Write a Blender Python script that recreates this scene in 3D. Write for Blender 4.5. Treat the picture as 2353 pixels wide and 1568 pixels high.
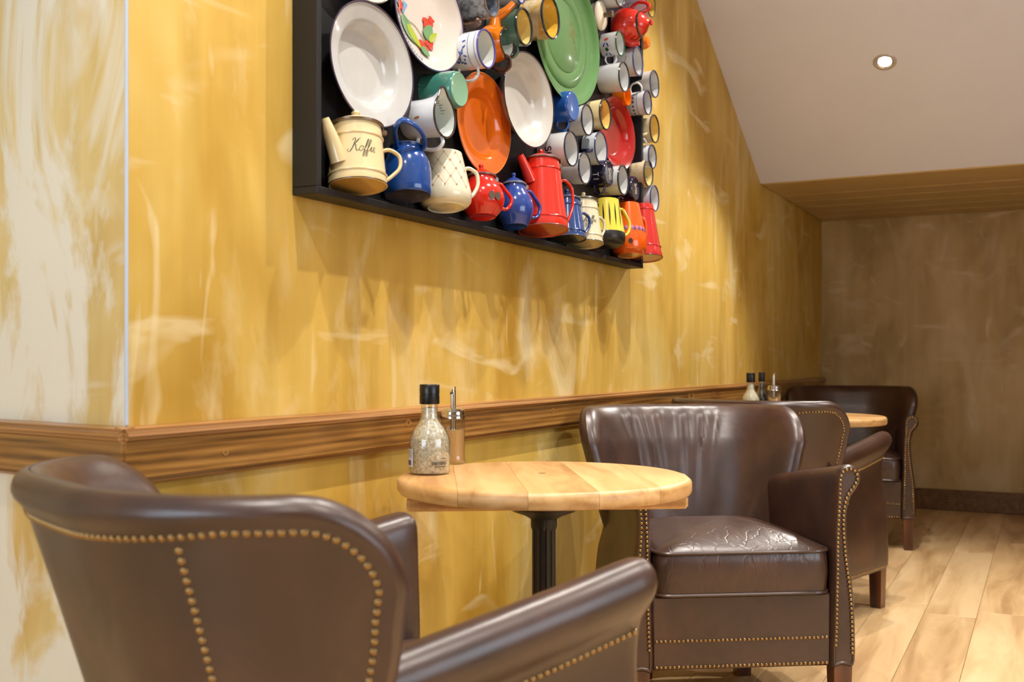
import bpy, math, random
from mathutils import Vector, Matrix, Euler
random.seed(7)
for o in list(bpy.data.objects):
    bpy.data.objects.remove(o)
SC = bpy.context.scene
COL = SC.collection
PI = math.pi

# ------------------------------------------------------------------ camera
# world: X runs along the yellow wall (away), Y towards it (wall face at Y=WALL), Z up; camera at (0,0,1)
FPX, CX, HZ = 2400.0, 1176.5, 831.0
TH = math.atan2(1226.0, FPX)
CT, ST = math.cos(TH), math.sin(TH)
WALL = 1.412
BACK = 7.586
cam_d = bpy.data.cameras.new('camera')
cam = bpy.data.objects.new('camera', cam_d)
COL.objects.link(cam)
cam.location = (0, 0, 1)
cam.rotation_euler = (PI / 2, 0, TH - PI / 2)
cam_d.sensor_width = 36.0
cam_d.lens = 36.0 * FPX / 2353.0
cam_d.shift_y = (HZ - 784.0) / 2353.0
cam_d.clip_start = 0.05
cam_d.dof.use_dof = True
cam_d.dof.focus_distance = 2.9
cam_d.dof.aperture_fstop = 4.4
SC.camera = cam

# ------------------------------------------------------------------ world, daylight, added fill, exposure
w = bpy.data.worlds.new('world')
SC.world = w
w.use_nodes = True
w.node_tree.nodes['Background'].inputs[0].default_value = (0.62, 0.75, 1.0, 1)
w.node_tree.nodes['Background'].inputs[1].default_value = 1.0
SC.view_settings.view_transform = 'Standard'
SC.view_settings.look = 'None'
SC.view_settings.gamma = 1.0
SC.view_settings.use_curve_mapping = False
SC.view_settings.exposure = -0.04
DAY_W = 60.0            # daylight through the window behind and left of the camera
SPOT_W = 88.0           # each recessed downlight
try:
    SC.cycles.use_denoising = True
    SC.cycles.max_bounces = 6
    SC.cycles.diffuse_bounces = 3
    SC.cycles.glossy_bounces = 2
    SC.cycles.use_light_tree = False
    SC.cycles.adaptive_threshold = 0.06
    SC.cycles.adaptive_min_samples = 16
    SC.cycles.sample_clamp_indirect = 6.0
    SC.cycles.caustics_reflective = False
    SC.cycles.caustics_refractive = False
except Exception:
    pass


def area_light(name, loc, target, size, energy, color):
    d = bpy.data.lights.new(name, 'AREA')
    d.shape = 'RECTANGLE'
    d.size, d.size_y = size
    d.energy = energy
    d.color = color
    o = bpy.data.objects.new(name, d)
    COL.objects.link(o)
    o.location = loc
    o.rotation_euler = (Vector(target) - Vector(loc)).to_track_quat('-Z', 'Y').to_euler()
    return o


area_light('daylight_and_fill', (-2.19, 1.45, 1.55), (0, 1.45, 1.45), (2.0, 1.7), DAY_W, (0.72, 0.85, 1.0))

area_light('daylight_and_fill', (1.5, -2.79, 1.6), (1.5, 0, 1.5), (2.4, 1.5), 48.0, (0.80, 0.90, 1.0))  # added fill from the unseen right side, softens wall shadows and lifts the ceiling

# ------------------------------------------------------------------ measuring helpers (pixel of the 2353x1568 frame -> place)
def ray(px, py):
    s, t = (px - CX) / FPX, (HZ - py) / FPX
    return Vector((CT + s * ST, ST - s * CT, t))


def at(px, py, Y):
    d = ray(px, py)
    k = Y / d.y
    return Vector((d.x * k, d.y * k, 1 + d.z * k))


def atz(px, py, z):
    d = ray(px, py)
    k = (z - 1) / d.z
    return Vector((d.x * k, d.y * k, z))


def proj(p):
    Z = p[0] * CT + p[1] * ST
    r = p[0] * ST - p[1] * CT
    return CX + r / Z * FPX, HZ - (p[2] - 1) / Z * FPX, Z


# ------------------------------------------------------------------ materials
def lin(c):
    return tuple(((v / 255.0) / 12.92 if v / 255.0 <= 0.04045 else ((v / 255.0 + 0.055) / 1.055) ** 2.4) for v in c) + (1,)


MATS = {}


def newmat(name):
    m = bpy.data.materials.new(name)
    m.use_nodes = True
    nt = m.node_tree
    b = nt.nodes['Principled BSDF']
    return m, nt, b


def N(nt, typ, **kw):
    n = nt.nodes.new(typ)
    for k, v in kw.items():
        if k.startswith('i_'):
            key = k[2:].replace('_', ' ')
            n.inputs[key].default_value = v
        else:
            setattr(n, k, v)
    return n


def L(nt, a, ao, b, bi):
    nt.links.new(a.outputs[ao], b.inputs[bi])


def ramp(nt, stops):
    r = nt.nodes.new('ShaderNodeValToRGB')
    e = r.color_ramp.elements
    while len(e) < len(stops):
        e.new(0.5)
    for el, (p, c) in zip(e, stops):
        el.position = p
        el.color = c
    return r


def mixc(nt, fac, a, b, blend='MIX'):
    """fac, a, b: either (node, output) or constants"""
    m = nt.nodes.new('ShaderNodeMix')
    m.data_type = 'RGBA'
    m.blend_type = blend
    for sock, v in ((0, fac), (6, a), (7, b)):
        if isinstance(v, tuple) and len(v) == 2 and hasattr(v[0], 'outputs'):
            nt.links.new(v[0].outputs[v[1]], m.inputs[sock])
        else:
            m.inputs[sock].default_value = v
    return (m, 2)


def bump(nt, b, src, strength, dist=0.01):
    n = nt.nodes.new('ShaderNodeBump')
    n.inputs['Strength'].default_value = strength
    n.inputs['Distance'].default_value = dist
    nt.links.new(src[0].outputs[src[1]], n.inputs['Height'])
    nt.links.new(n.outputs[0], b.inputs['Normal'])


def coords(nt, scale, rot=(0, 0, 0), which='Object', loc=(0, 0, 0)):
    tc = nt.nodes.new('ShaderNodeTexCoord')
    mp = nt.nodes.new('ShaderNodeMapping')
    mp.inputs['Scale'].default_value = scale
    mp.inputs['Rotation'].default_value = rot
    mp.inputs['Location'].default_value = loc
    nt.links.new(tc.outputs[which], mp.inputs[0])
    return mp


def noise(nt, mp, scale, detail=5, rough=0.55, dist=0.0):
    n = N(nt, 'ShaderNodeTexNoise', i_Scale=scale, i_Detail=detail, i_Roughness=rough, i_Distortion=dist)
    nt.links.new(mp.outputs[0], n.inputs['Vector'])
    return n


def plain(name, rgb, rough=0.5, metal=0.0, coat=0.0, spec=None, grain=0.06, gscale=40):
    """one colour with a little uneven tone"""
    if name in MATS:
        return MATS[name]
    m, nt, b = newmat(name)
    c = lin(rgb)
    mp = coords(nt, (1, 1, 1))
    n = noise(nt, mp, gscale, 3)
    hi = tuple(min(1, v * (1 + grain)) for v in c[:3]) + (1,)
    lo = tuple(v * (1 - grain) for v in c[:3]) + (1,)
    r = ramp(nt, [(0.3, lo), (0.7, hi)])
    L(nt, n, 0, r, 0)
    L(nt, r, 0, b, 'Base Color')
    b.inputs['Roughness'].default_value = rough
    b.inputs['Metallic'].default_value = metal
    b.inputs['Coat Weight'].default_value = coat
    b.inputs['Coat Roughness'].default_value = 0.06
    if spec is not None:
        b.inputs['Specular IOR Level'].default_value = spec
    MATS[name] = m
    return m


def enamel(rgb):
    return plain('enamel_%d_%d_%d' % rgb, rgb, rough=0.16, coat=0.5, grain=0.04, gscale=18)


def speckle(name, a, b_, scale, lo=0.45, hi=0.6, dist=0.0):
    if name in MATS:
        return MATS[name]
    m, nt, b = newmat(name)
    mp = coords(nt, (1, 1, 1))
    n = noise(nt, mp, scale, 6, 0.6, dist)
    r = ramp(nt, [(lo, lin(a)), (hi, lin(b_))])
    L(nt, n, 0, r, 0)
    L(nt, r, 0, b, 'Base Color')
    b.inputs['Roughness'].default_value = 0.22
    b.inputs['Coat Weight'].default_value = 0.4
    MATS[name] = m
    return m


def wall_material(name, deep, mid, light, cream, cream_lo, cream_hi, seed, horiz=1.0, fine=0.5, cmax=0.62):
    m, nt, b = newmat(name)
    mp = coords(nt, (1.0, 1.0 * horiz, 0.55), loc=(seed, seed * 1.7, seed * 0.3))
    mp2 = coords(nt, (1.3, 1.3 * horiz, 0.62), loc=(seed * 2, 3, seed), rot=(0, 0.25, 0))
    mp3 = coords(nt, (9.0, 9.0 * horiz, 0.7), loc=(seed, 9, 4))
    n1 = noise(nt, mp, 2.3, 3, 0.55, 0.7)
    r1 = ramp(nt, [(0.30, lin(deep)), (0.5, lin(mid)), (0.72, lin(light))])
    L(nt, n1, 0, r1, 0)
    n3 = noise(nt, mp3, 1.6, 3, 0.55, 0.2)
    r3 = ramp(nt, [(0.35, (0.84, 0.82, 0.76, 1)), (0.65, (1.1, 1.08, 1.06, 1))])
    L(nt, n3, 0, r3, 0)
    base = mixc(nt, fine, (r1, 0), (r3, 0), 'MULTIPLY')
    n2 = noise(nt, mp2, 2.6, 5, 0.6, 1.1)
    r2 = ramp(nt, [(cream_lo, (0, 0, 0, 1)), (cream_hi, (cmax, cmax, cmax, 1))])
    L(nt, n2, 0, r2, 0)
    base = mixc(nt, (r2, 0), base, lin(cream))
    # trowel marks: a few short pale strokes
    mp4 = coords(nt, (7.0, 7.0 * horiz, 1.7), loc=(2, seed, 1), rot=(0, 0.4, 0))
    n4 = noise(nt, mp4, 1.5, 2, 0.5, 1.2)
    r4 = ramp(nt, [(0.66, (0, 0, 0, 1)), (0.80, (0.7, 0.7, 0.7, 1))])
    L(nt, n4, 0, r4, 0)
    base = mixc(nt, (r4, 0), base, lin(cream))
    # broad slanting sweeps
    mp5 = coords(nt, (1.0, 1.0 * horiz, 3.0), loc=(seed, 1, 5), rot=(0, -0.45, 0))
    n5 = noise(nt, mp5, 2.4, 3, 0.55, 0.8)
    r5 = ramp(nt, [(0.60, (0, 0, 0, 1)), (0.70, (0.5, 0.5, 0.5, 1))])
    L(nt, n5, 0, r5, 0)
    base = mixc(nt, (r5, 0), base, lin(cream))
    nt.links.new(base[0].outputs[base[1]], b.inputs['Base Color'])
    b.inputs['Roughness'].default_value = 0.5
    b.inputs['Specular IOR Level'].default_value = 0.35
    bump(nt, b, (n3, 0), 0.10, 0.006)
    MATS[name] = m
    return m


def wood(name, dark, mid, light, scale=(1.2, 14, 14), knots=0.0, rough=0.42, per_object=0.0, coat=0.0, kscale=(2.2, 0.0, 7.0), ring=7.0):
    m, nt, b = newmat(name)
    mp = coords(nt, scale)
    src = mp
    oi = None
    if per_object:
        oi = nt.nodes.new('ShaderNodeObjectInfo')
        vm = N(nt, 'ShaderNodeVectorMath', operation='SCALE')
        vm.inputs[0].default_value = (37, 53, 71)
        L(nt, oi, 'Random', vm, 'Scale')
        va = N(nt, 'ShaderNodeVectorMath', operation='ADD')
        L(nt, mp, 0, va, 0)
        L(nt, vm, 0, va, 1)
        src = va
    n = noise(nt, src, 1.0, 7, 0.62, ring * 0.12)
    w_ = N(nt, 'ShaderNodeTexWave', wave_type='BANDS', bands_direction='Z' if scale[2] >= scale[1] else 'Y',
           i_Scale=0.9, i_Distortion=ring, i_Detail=3.0)
    w_.inputs['Detail Scale'].default_value = 0.6
    nt.links.new(src.outputs[0], w_.inputs['Vector'])
    mm = N(nt, 'ShaderNodeMath', operation='MULTIPLY_ADD')
    L(nt, w_, 'Fac', mm, 0)
    mm.inputs[1].default_value = 0.14
    nn = N(nt, 'ShaderNodeMath', operation='MULTIPLY')
    L(nt, n, 0, nn, 0)
    nn.inputs[1].default_value = 0.90
    L(nt, nn, 0, mm, 2)
    r = ramp(nt, [(0.36, lin(dark)), (0.51, lin(mid)), (0.68, lin(light))])
    L(nt, mm, 0, r, 0)
    c = (r, 0)
    if knots:
        mpk = coords(nt, kscale)
        v = N(nt, 'ShaderNodeTexVoronoi', i_Scale=1.0)
        v.inputs['Randomness'].default_value = 1.0
        nt.links.new(mpk.outputs[0], v.inputs['Vector'])
        rk = ramp(nt, [(0.03, (1, 1, 1, 1)), (0.10, (0.55, 0.55, 0.55, 1)), (0.16, (0.75, 0.75, 0.75, 1)), (0.24, (0, 0, 0, 1))])
        L(nt, v, 'Distance', rk, 0)
        fk = N(nt, 'ShaderNodeMath', operation='MULTIPLY')
        L(nt, rk, 0, fk, 0)
        fk.inputs[1].default_value = knots
        c = mixc(nt, (fk, 0), c, lin(dark))
    if per_object:
        hs = N(nt, 'ShaderNodeHueSaturation')
        mr = N(nt, 'ShaderNodeMapRange')
        mr.inputs['To Min'].default_value = 1 - per_object
        mr.inputs['To Max'].default_value = 1 + per_object
        L(nt, oi, 'Random', mr, 0)
        L(nt, mr, 0, hs, 'Value')
        nt.links.new(c[0].outputs[c[1]], hs.inputs['Color'])
        c = (hs, 0)
    nt.links.new(c[0].outputs[c[1]], b.inputs['Base Color'])
    b.inputs['Roughness'].default_value = rough
    b.inputs['Coat Weight'].default_value = coat
    bump(nt, b, (mm, 0), 0.08, 0.003)
    MATS[name] = m
    return m


def leather():
    m, nt, b = newmat('brown_leather')
    mp = coords(nt, (1, 1, 1))
    n = noise(nt, mp, 6, 4, 0.6, 0.6)
    r = ramp(nt, [(0.3, lin((50, 32, 25))), (0.55, lin((66, 43, 33))), (0.8, lin((88, 58, 42)))])
    L(nt, n, 0, r, 0)
    L(nt, r, 0, b, 'Base Color')
    n2 = noise(nt, mp, 9, 3)
    mr = N(nt, 'ShaderNodeMapRange')
    mr.inputs['To Min'].default_value = 0.26
    mr.inputs['To Max'].default_value = 0.40
    L(nt, n2, 0, mr, 0)
    L(nt, mr, 0, b, 'Roughness')
    v = N(nt, 'ShaderNodeTexVoronoi', i_Scale=420.0)
    nt.links.new(mp.outputs[0], v.inputs['Vector'])
    n3 = noise(nt, mp, 30, 4)
    ad = N(nt, 'ShaderNodeMath', operation='MULTIPLY_ADD')
    L(nt, v, 'Distance', ad, 0)
    ad.inputs[1].default_value = 0.25
    L(nt, n3, 0, ad, 2)
    bump(nt, b, (ad, 0), 0.12, 0.003)
    b.inputs['Specular IOR Level'].default_value = 0.7
    MATS['leather'] = m
    # seat cushions: the same hide, creased by use
    m2 = m.copy()
    m2.name = 'creased_leather'
    nt = m2.node_tree
    b = nt.nodes['Principled BSDF']
    mp = coords(nt, (1, 1, 0.4))
    vv = N(nt, 'ShaderNodeTexVoronoi', feature='DISTANCE_TO_EDGE', i_Scale=17.0)
    nz = noise(nt, mp, 7, 4, 0.6)
    va = N(nt, 'ShaderNodeVectorMath', operation='ADD')
    sc = N(nt, 'ShaderNodeVectorMath', operation='SCALE')
    sc.inputs['Scale'].default_value = 0.14
    L(nt, nz, 1, sc, 0)
    L(nt, mp, 0, va, 0)
    L(nt, sc, 0, va, 1)
    L(nt, va, 0, vv, 'Vector')
    rr = ramp(nt, [(0.0, (0, 0, 0, 1)), (0.06, (1, 1, 1, 1))])
    L(nt, vv, 'Distance', rr, 0)
    nz2 = noise(nt, mp, 12, 5, 0.6, 1.0)
    ad = N(nt, 'ShaderNodeMath', operation='MULTIPLY_ADD')
    L(nt, rr, 0, ad, 0)
    ad.inputs[1].default_value = 0.22
    L(nt, nz2, 0, ad, 2)
    bump(nt, b, (ad, 0), 0.25, 0.006)
    MATS['creased'] = m2


def glass_mat():
    m = bpy.data.materials.new('clear_glass')
    m.use_nodes = True
    nt = m.node_tree
    nt.nodes.clear()
    out = nt.nodes.new('ShaderNodeOutputMaterial')
    tr = nt.nodes.new('ShaderNodeBsdfTransparent')
    tr.inputs[0].default_value = (0.93, 0.94, 0.92, 1)
    gl = nt.nodes.new('ShaderNodeBsdfGlossy')
    gl.inputs['Roughness'].default_value = 0.03
    lw = nt.nodes.new('ShaderNodeLayerWeight')
    lw.inputs[0].default_value = 0.35
    mr = nt.nodes.new('ShaderNodeMapRange')
    mr.inputs['To Min'].default_value = 0.05
    mr.inputs['To Max'].default_value = 0.6
    mx = nt.nodes.new('ShaderNodeMixShader')
    nt.links.new(lw.outputs['Facing'], mr.inputs[0])
    nt.links.new(mr.outputs[0], mx.inputs[0])
    nt.links.new(tr.outputs[0], mx.inputs[1])
    nt.links.new(gl.outputs[0], mx.inputs[2])
    nt.links.new(mx.outputs[0], out.inputs[0])
    MATS['glass'] = m


def emit(name, rgb, strength):
    m = bpy.data.materials.new(name)
    m.use_nodes = True
    b = m.node_tree.nodes['Principled BSDF']
    b.inputs['Emission Color'].default_value = rgb
    b.inputs['Emission Strength'].default_value = strength
    MATS[name] = m
    return m


leather()
glass_mat()
M_WALL = wall_material('ochre_plaster', (176, 136, 46), (203, 168, 80), (218, 192, 116), (230, 214, 168), 0.54, 0.74, 3.1)
M_LEFT = wall_material('pale_ochre_plaster', (194, 156, 82), (212, 186, 122), (222, 204, 154), (226, 222, 206), 0.47, 0.56, 8.3, cmax=0.9)
M_BACK = wall_material('umber_plaster', (160, 132, 76), (190, 162, 108), (206, 180, 130), (218, 198, 160), 0.52, 0.78, 5.7)
M_CEIL = plain('ceiling_paint', (222, 226, 244), 0.7, grain=0.02, gscale=3)
M_SOFF = plain('soffit_paint', (196, 170, 122), 0.45, grain=0.05, gscale=6)
M_RAIL = wood('stained_pine', (92, 58, 18), (138, 94, 38), (170, 124, 62), (1.3, 22, 22), knots=0.6, rough=0.38, coat=0.15)
M_MOULD = wood('stained_moulding', (110, 68, 26), (150, 102, 52), (182, 134, 80), (1.3, 40, 40), rough=0.35, coat=0.25)
M_OAK = wood('oak_plank', (184, 146, 100), (214, 178, 128), (232, 200, 152), (1.1, 9, 9), knots=0.25, rough=0.42, per_object=0.06, kscale=(0.9, 3.2, 0.0), ring=6.0)
M_BASEB = wood('brown_skirting', (84, 56, 28), (112, 78, 42), (134, 96, 56), (1.3, 22, 22), rough=0.5)
M_BEECH = wood('beech_board', (176, 128, 74), (204, 158, 100), (220, 178, 122), (2.0, 16, 16), rough=0.4, per_object=0.07, coat=0.1, ring=4.0)
M_LEGW = wood('lacquered_leg', (52, 26, 14), (84, 44, 22), (112, 62, 30), (9, 9, 1.5), rough=0.35, coat=0.3)
M_BLACK = plain('black_box_paint', (19, 18, 20), 0.5, grain=0.12, gscale=14)
M_IRON = plain('black_iron', (36, 33, 32), 0.45, grain=0.15, gscale=60, metal=0.3)
M_BRASS = plain('antique_brass', (162, 134, 90), 0.22, metal=1.0, grain=0.2, gscale=30)
M_STEEL = plain('polished_steel', (200, 198, 196), 0.12, metal=1.0, grain=0.03)
M_CAP = plain('black_plastic', (14, 14, 16), 0.3, grain=0.05)
M_BEAD = plain('corner_bead_paint', (180, 188, 200), 0.4, grain=0.02)


# ------------------------------------------------------------------ mesh builder
class MB:
    def __init__(s):
        s.v, s.f, s.m = [], [], []

    def add(s, verts, faces, mi=0, mat=None):
        k = len(s.v)
        for p in verts:
            p = Vector(p)
            s.v.append(mat @ p if mat else p)
        for f in faces:
            s.f.append([k + i for i in f])
            s.m.append(mi)

    def box(s, lo, hi, mi=0, bev=0.0, mat=None):
        x0, y0, z0 = lo
        x1, y1, z1 = hi
        if not bev:
            v = [(x0, y0, z0), (x1, y0, z0), (x1, y1, z0), (x0, y1, z0), (x0, y0, z1), (x1, y0, z1), (x1, y1, z1), (x0, y1, z1)]
            f = [(0, 3, 2, 1), (4, 5, 6, 7), (0, 1, 5, 4), (1, 2, 6, 5), (2, 3, 7, 6), (3, 0, 4, 7)]
            s.add(v, f, mi, mat)
            return
        b = bev
        v = []
        for (z, i) in ((z0, b), (z0 + b, 0), (z1 - b, 0), (z1, b)):
            q = [(x0 + i + b * (i == 0), y0 + i), (x1 - i - b * (i == 0), y0 + i), (x1 - i, y0 + i + b * (i == 0)), (x1 - i, y1 - i - b * (i == 0)),
                 (x1 - i - b * (i == 0), y1 - i), (x0 + i + b * (i == 0), y1 - i), (x0 + i, y1 - i - b * (i == 0)), (x0 + i, y0 + i + b * (i == 0))]
            v += [(a, c, z) for a, c in q]
        f = [tuple(range(7, -1, -1)), tuple(range(24, 32))]
        for r in range(3):
            for k in range(8):
                a, c = r * 8 + k, r * 8 + (k + 1) % 8
                f.append((a, c, c + 8, a + 8))
        s.add(v, f, mi, mat)

    def loops(s, rings, closed=True, cap0=False, cap1=False, mi=0, mat=None, mis=None):
        n = len(rings[0])
        v = [p for r in rings for p in r]
        k = len(s.v)
        for p in v:
            p = Vector(p)
            s.v.append(mat @ p if mat else p)
        for r in range(len(rings) - 1):
            for i in range(n if closed else n - 1):
                j = (i + 1) % n
                s.f.append([k + r * n + i, k + r * n + j, k + (r + 1) * n + j, k + (r + 1) * n + i])
                s.m.append(mis[r] if mis else mi)
        if cap0:
            s.f.append([k + i for i in range(n - 1, -1, -1)])
            s.m.append(mis[0] if mis else mi)
        if cap1:
            s.f.append([k + (len(rings) - 1) * n + i for i in range(n)])
            s.m.append(mis[-1] if mis else mi)

    def lathe(s, prof, n=40, mi=0, mat=None, sx=1.0, sy=1.0, mis=None, off=(0, 0)):
        """prof: (r, z) list; r==0 ends are closed by tiny rings"""
        rings = []
        for r, z in prof:
            r = max(r, 1e-5)
            rings.append([(off[0] + r * sx * math.cos(2 * PI * i / n), off[1] + r * sy * math.sin(2 * PI * i / n), z) for i in range(n)])
        s.loops(rings, True, False, False, mi, mat, mis)

    def tube(s, pts, rad, n=10, closed=False, mi=0, mat=None, flat=1.0, caps=True, up=None):
        P = [Vector(p) for p in pts]
        m = len(P)
        R = rad if isinstance(rad, (list, tuple)) else [rad] * m
        rings = []
        prev = None
        for i in range(m):
            a = P[(i - 1) % m] if (closed or i > 0) else P[i]
            b = P[(i + 1) % m] if (closed or i < m - 1) else P[i]
            t = (b - a).normalized()
            if up is not None:
                u = Vector(up)
                u = (u - t * u.dot(t))
                u = u.normalized() if u.length > 1e-6 else t.orthogonal().normalized()
            elif prev is None:
                u = t.orthogonal().normalized()
            else:
                u = (prev - t * prev.dot(t)).normalized()
            prev = u
            w_ = t.cross(u)
            rings.append([P[i] + u * (R[i] * math.cos(2 * PI * k / n)) + w_ * (R[i] * flat * math.sin(2 * PI * k / n)) for k in range(n)])
        if closed:
            rings.append(rings[0])
        s.loops(rings, True, caps and not closed, caps and not closed, mi, mat)

    def build(s, name, mats, parent=None, smooth=True, matrix=None):
        me = bpy.data.meshes.new(name)
        me.from_pydata([tuple(p) for p in s.v], [], s.f)
        if not isinstance(mats, (list, tuple)):
            mats = [mats]
        for m in mats:
            me.materials.append(m)
        if len(mats) > 1:
            me.polygons.foreach_set('material_index', s.m)
        if smooth:
            me.polygons.foreach_set('use_smooth', [True] * len(me.polygons))
            try:
                me.set_sharp_from_angle(angle=math.radians(42))
            except Exception:
                pass
        me.update()
        return link(name, me, parent, matrix)


def link(name, me, parent=None, matrix=None):
    o = bpy.data.objects.new(name, me)
    COL.objects.link(o)
    if parent:
        o.parent = parent
    if matrix is not None:
        o.matrix_local = matrix
    return o


def tag(o, label=None, cat=None, group=None, kind=None):
    for k, v in (('label', label), ('category', cat), ('group', group), ('kind', kind)):
        if v:
            o[k] = v
    return o


def empty(name, loc=(0, 0, 0), rot=(0, 0, 0)):
    o = bpy.data.objects.new(name, None)
    o.empty_display_size = 0.05
    COL.objects.link(o)
    o.location = loc
    o.rotation_euler = rot
    return o


def smooth_path(pts, sub=6, closed=False):
    P = [Vector(p) if len(p) == 3 else Vector((p[0], p[1], 0)) for p in pts]
    n = len(P)
    out = []
    rng = range(n) if closed else range(n - 1)
    for i in rng:
        p0 = P[(i - 1) % n] if closed or i > 0 else P[i] * 2 - P[i + 1]
        p1, p2 = P[i], P[(i + 1) % n]
        p3 = P[(i + 2) % n] if closed or i < n - 2 else P[i + 1] * 2 - P[i]
        for k in range(sub):
            t = k / sub
            out.append(0.5 * ((2 * p1) + (p2 - p0) * t + (2 * p0 - 5 * p1 + 4 * p2 - p3) * t * t + (3 * p1 - p0 - 3 * p2 + p3) * t ** 3))
    if not closed:
        out.append(P[-1])
    return out


def lerp_prof(prof, h):
    """radius at height h of an outer profile [(r, z)...] with rising z"""
    for (r0, z0), (r1, z1) in zip(prof, prof[1:]):
        if z0 <= h <= z1 and z1 > z0:
            return r0 + (r1 - r0) * (h - z0) / (z1 - z0)
    return prof[-1][0] if h > prof[-1][1] else prof[0][0]


# ================================================================== THE SETTING
def struct(o):
    return tag(o, kind='structure')


X0, X1, Y0 = -2.2, BACK, -2.8        # room extents
CORN = 1.30                            # outer corner of the yellow wall
SL_X, SL_Z = 5.805, 1.99               # lower edge of the sloping ceiling
SLOPE = 0.551
FLAT_Z = 3.05
XT = SL_X - (FLAT_Z - SL_Z) / SLOPE

# floor: sub-floor and oak planks running along X
b = MB(); b.box((X0, Y0, -0.06), (X1, 3.2, -0.014)); floor = struct(b.build('floor', plain('subfloor', (120, 92, 62), 0.8), smooth=False))
pw = 0.19
row = 0
y = Y0
while y < 3.2:
    x = X0 - random.random() * 1.6
    while x < X1:
        ln = random.choice((1.5, 1.8, 2.1))
        a, c = max(x, X0), min(x + ln, X1)
        yy = min(y + pw, 3.2)
        if c - a > 0.03 and not (y > WALL + 0.02 and a > 2.0):
            b = MB()
            h = ((c - a) / 2, (yy - y) / 2)
            b.box((-h[0] + 0.0006, -h[1] + 0.0006, -0.014), (h[0] - 0.0006, h[1] - 0.0006, 0.0), bev=0.0012)
            b.build('plank', M_OAK, floor, smooth=False, matrix=Matrix.Translation(((a + c) / 2, (y + yy) / 2, 0)))
        x += ln
    y += pw
    row += 1

def quad_wall(name, pts, thick_dir, mat):
    """a flat panel with real thickness; pts counter-clockwise seen from the room"""
    b = MB()
    n = len(pts)
    t = Vector(thick_dir)
    front = [Vector(p) for p in pts]
    b.add(front + [p + t for p in front], [tuple(range(n)), tuple(range(2 * n - 1, n - 1, -1))] + [(i, n + i, n + (i + 1) % n, (i + 1) % n) for i in range(n)])
    return struct(b.build(name, mat, smooth=False))

# yellow wall follows the ceiling line
quad_wall('wall_main', [(CORN, WALL, 0), (X1, WALL, 0), (X1, WALL, SL_Z + 0.02), (SL_X, WALL, SL_Z + 0.02), (XT, WALL, FLAT_Z), (CORN, WALL, FLAT_Z)], (0.12, 0.12, 0), M_WALL)
LD = Vector((0.15, 0.989, 0)).normalized()
LE = Vector((CORN, WALL, 0)) + LD * 1.75
quad_wall('wall_left', [(CORN, WALL, 0), (CORN, WALL, FLAT_Z), (LE.x, LE.y, FLAT_Z), (LE.x, LE.y, 0)], (0.1, 0.1, 0), M_LEFT)
quad_wall('wall_back', [(X1, WALL + 0.12, 0), (X1, Y0, 0), (X1, Y0, SL_Z + 0.02), (X1, WALL + 0.12, SL_Z + 0.02)], (0.12, 0, 0), M_BACK)
RX0, RX1, RZ0, RZ1 = 0.2, 2.8, 0.8, 2.4  # opening for the added fill window
b = MB()
for lo, hi in (((X0, Y0 - 0.12, 0), (RX0, Y0, FLAT_Z)), ((RX1, Y0 - 0.12, 0), (XT, Y0, FLAT_Z)), ((RX0, Y0 - 0.12, 0), (RX1, Y0, RZ0)), ((RX0, Y0 - 0.12, RZ1), (RX1, Y0, FLAT_Z)),
               ((XT, Y0 - 0.12, 0), (X1, Y0, SL_Z + 0.02))):
    b.box(lo, hi)
b.add([(XT, Y0 - 0.12, SL_Z), (SL_X, Y0 - 0.12, SL_Z), (XT, Y0 - 0.12, FLAT_Z), (XT, Y0, SL_Z), (SL_X, Y0, SL_Z), (XT, Y0, FLAT_Z)], [(0, 1, 2), (5, 4, 3), (0, 3, 4, 1), (1, 4, 5, 2), (2, 5, 3, 0)])
struct(b.build('wall_right', M_BACK, smooth=False))
quad_wall('wall_passage', [(X0, LE.y, 0), (LE.x + 0.1, LE.y, 0), (LE.x + 0.1, LE.y, FLAT_Z), (X0, LE.y, FLAT_Z)], (0, 0.12, 0), M_LEFT)
# rear wall with a window opening
WY0, WY1, WZ0, WZ1 = 0.45, 2.45, 0.75, 2.4
b = MB()
for lo, hi in (((X0 - 0.12, Y0, 0), (X0, WY0, FLAT_Z)), ((X0 - 0.12, WY1, 0), (X0, LE.y + 0.1, FLAT_Z)),
               ((X0 - 0.12, WY0, 0), (X0, WY1, WZ0)), ((X0 - 0.12, WY0, WZ1), (X0, WY1, FLAT_Z))):
    b.box(lo, hi)
struct(b.build('wall_rear', M_LEFT, smooth=False))
def window(name, loc, rot, hw, hh):
    win = struct(empty(name, loc, (0, 0, rot)))
    for nm, lo, hi in (('frame_bar', (-0.03, -hw, 0), (0.03, hw, 0.06)), ('frame_bar', (-0.03, -hw, hh - 0.06), (0.03, hw, hh)),
                       ('frame_bar', (-0.03, -hw, 0.06), (0.03, -hw + 0.06, hh - 0.06)), ('frame_bar', (-0.03, hw - 0.06, 0.06), (0.03, hw, hh - 0.06)),
                       ('mullion', (-0.025, -0.025, 0.06), (0.025, 0.025, hh - 0.06))):
        b = MB(); b.box(lo, hi, bev=0.004); b.build(nm, plain('window_paint', (226, 226, 222), 0.4), win, smooth=False)
    for s_ in (-1, 1):
        b = MB(); b.box((-0.003, min(s_ * 0.025, s_ * (hw - 0.06)), 0.06), (0.003, max(s_ * 0.025, s_ * (hw - 0.06)), hh - 0.06)); b.build('pane', MATS['glass'], win, smooth=False)
window('window_1', (X0 - 0.06, (WY0 + WY1) / 2, WZ0), 0, (WY1 - WY0) / 2, WZ1 - WZ0)
window('window_fill_added', ((RX0 + RX1) / 2, Y0 - 0.06, RZ0), PI / 2, (RX1 - RX0) / 2, RZ1 - RZ0)  # unseen window, added to go with the fill light

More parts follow.
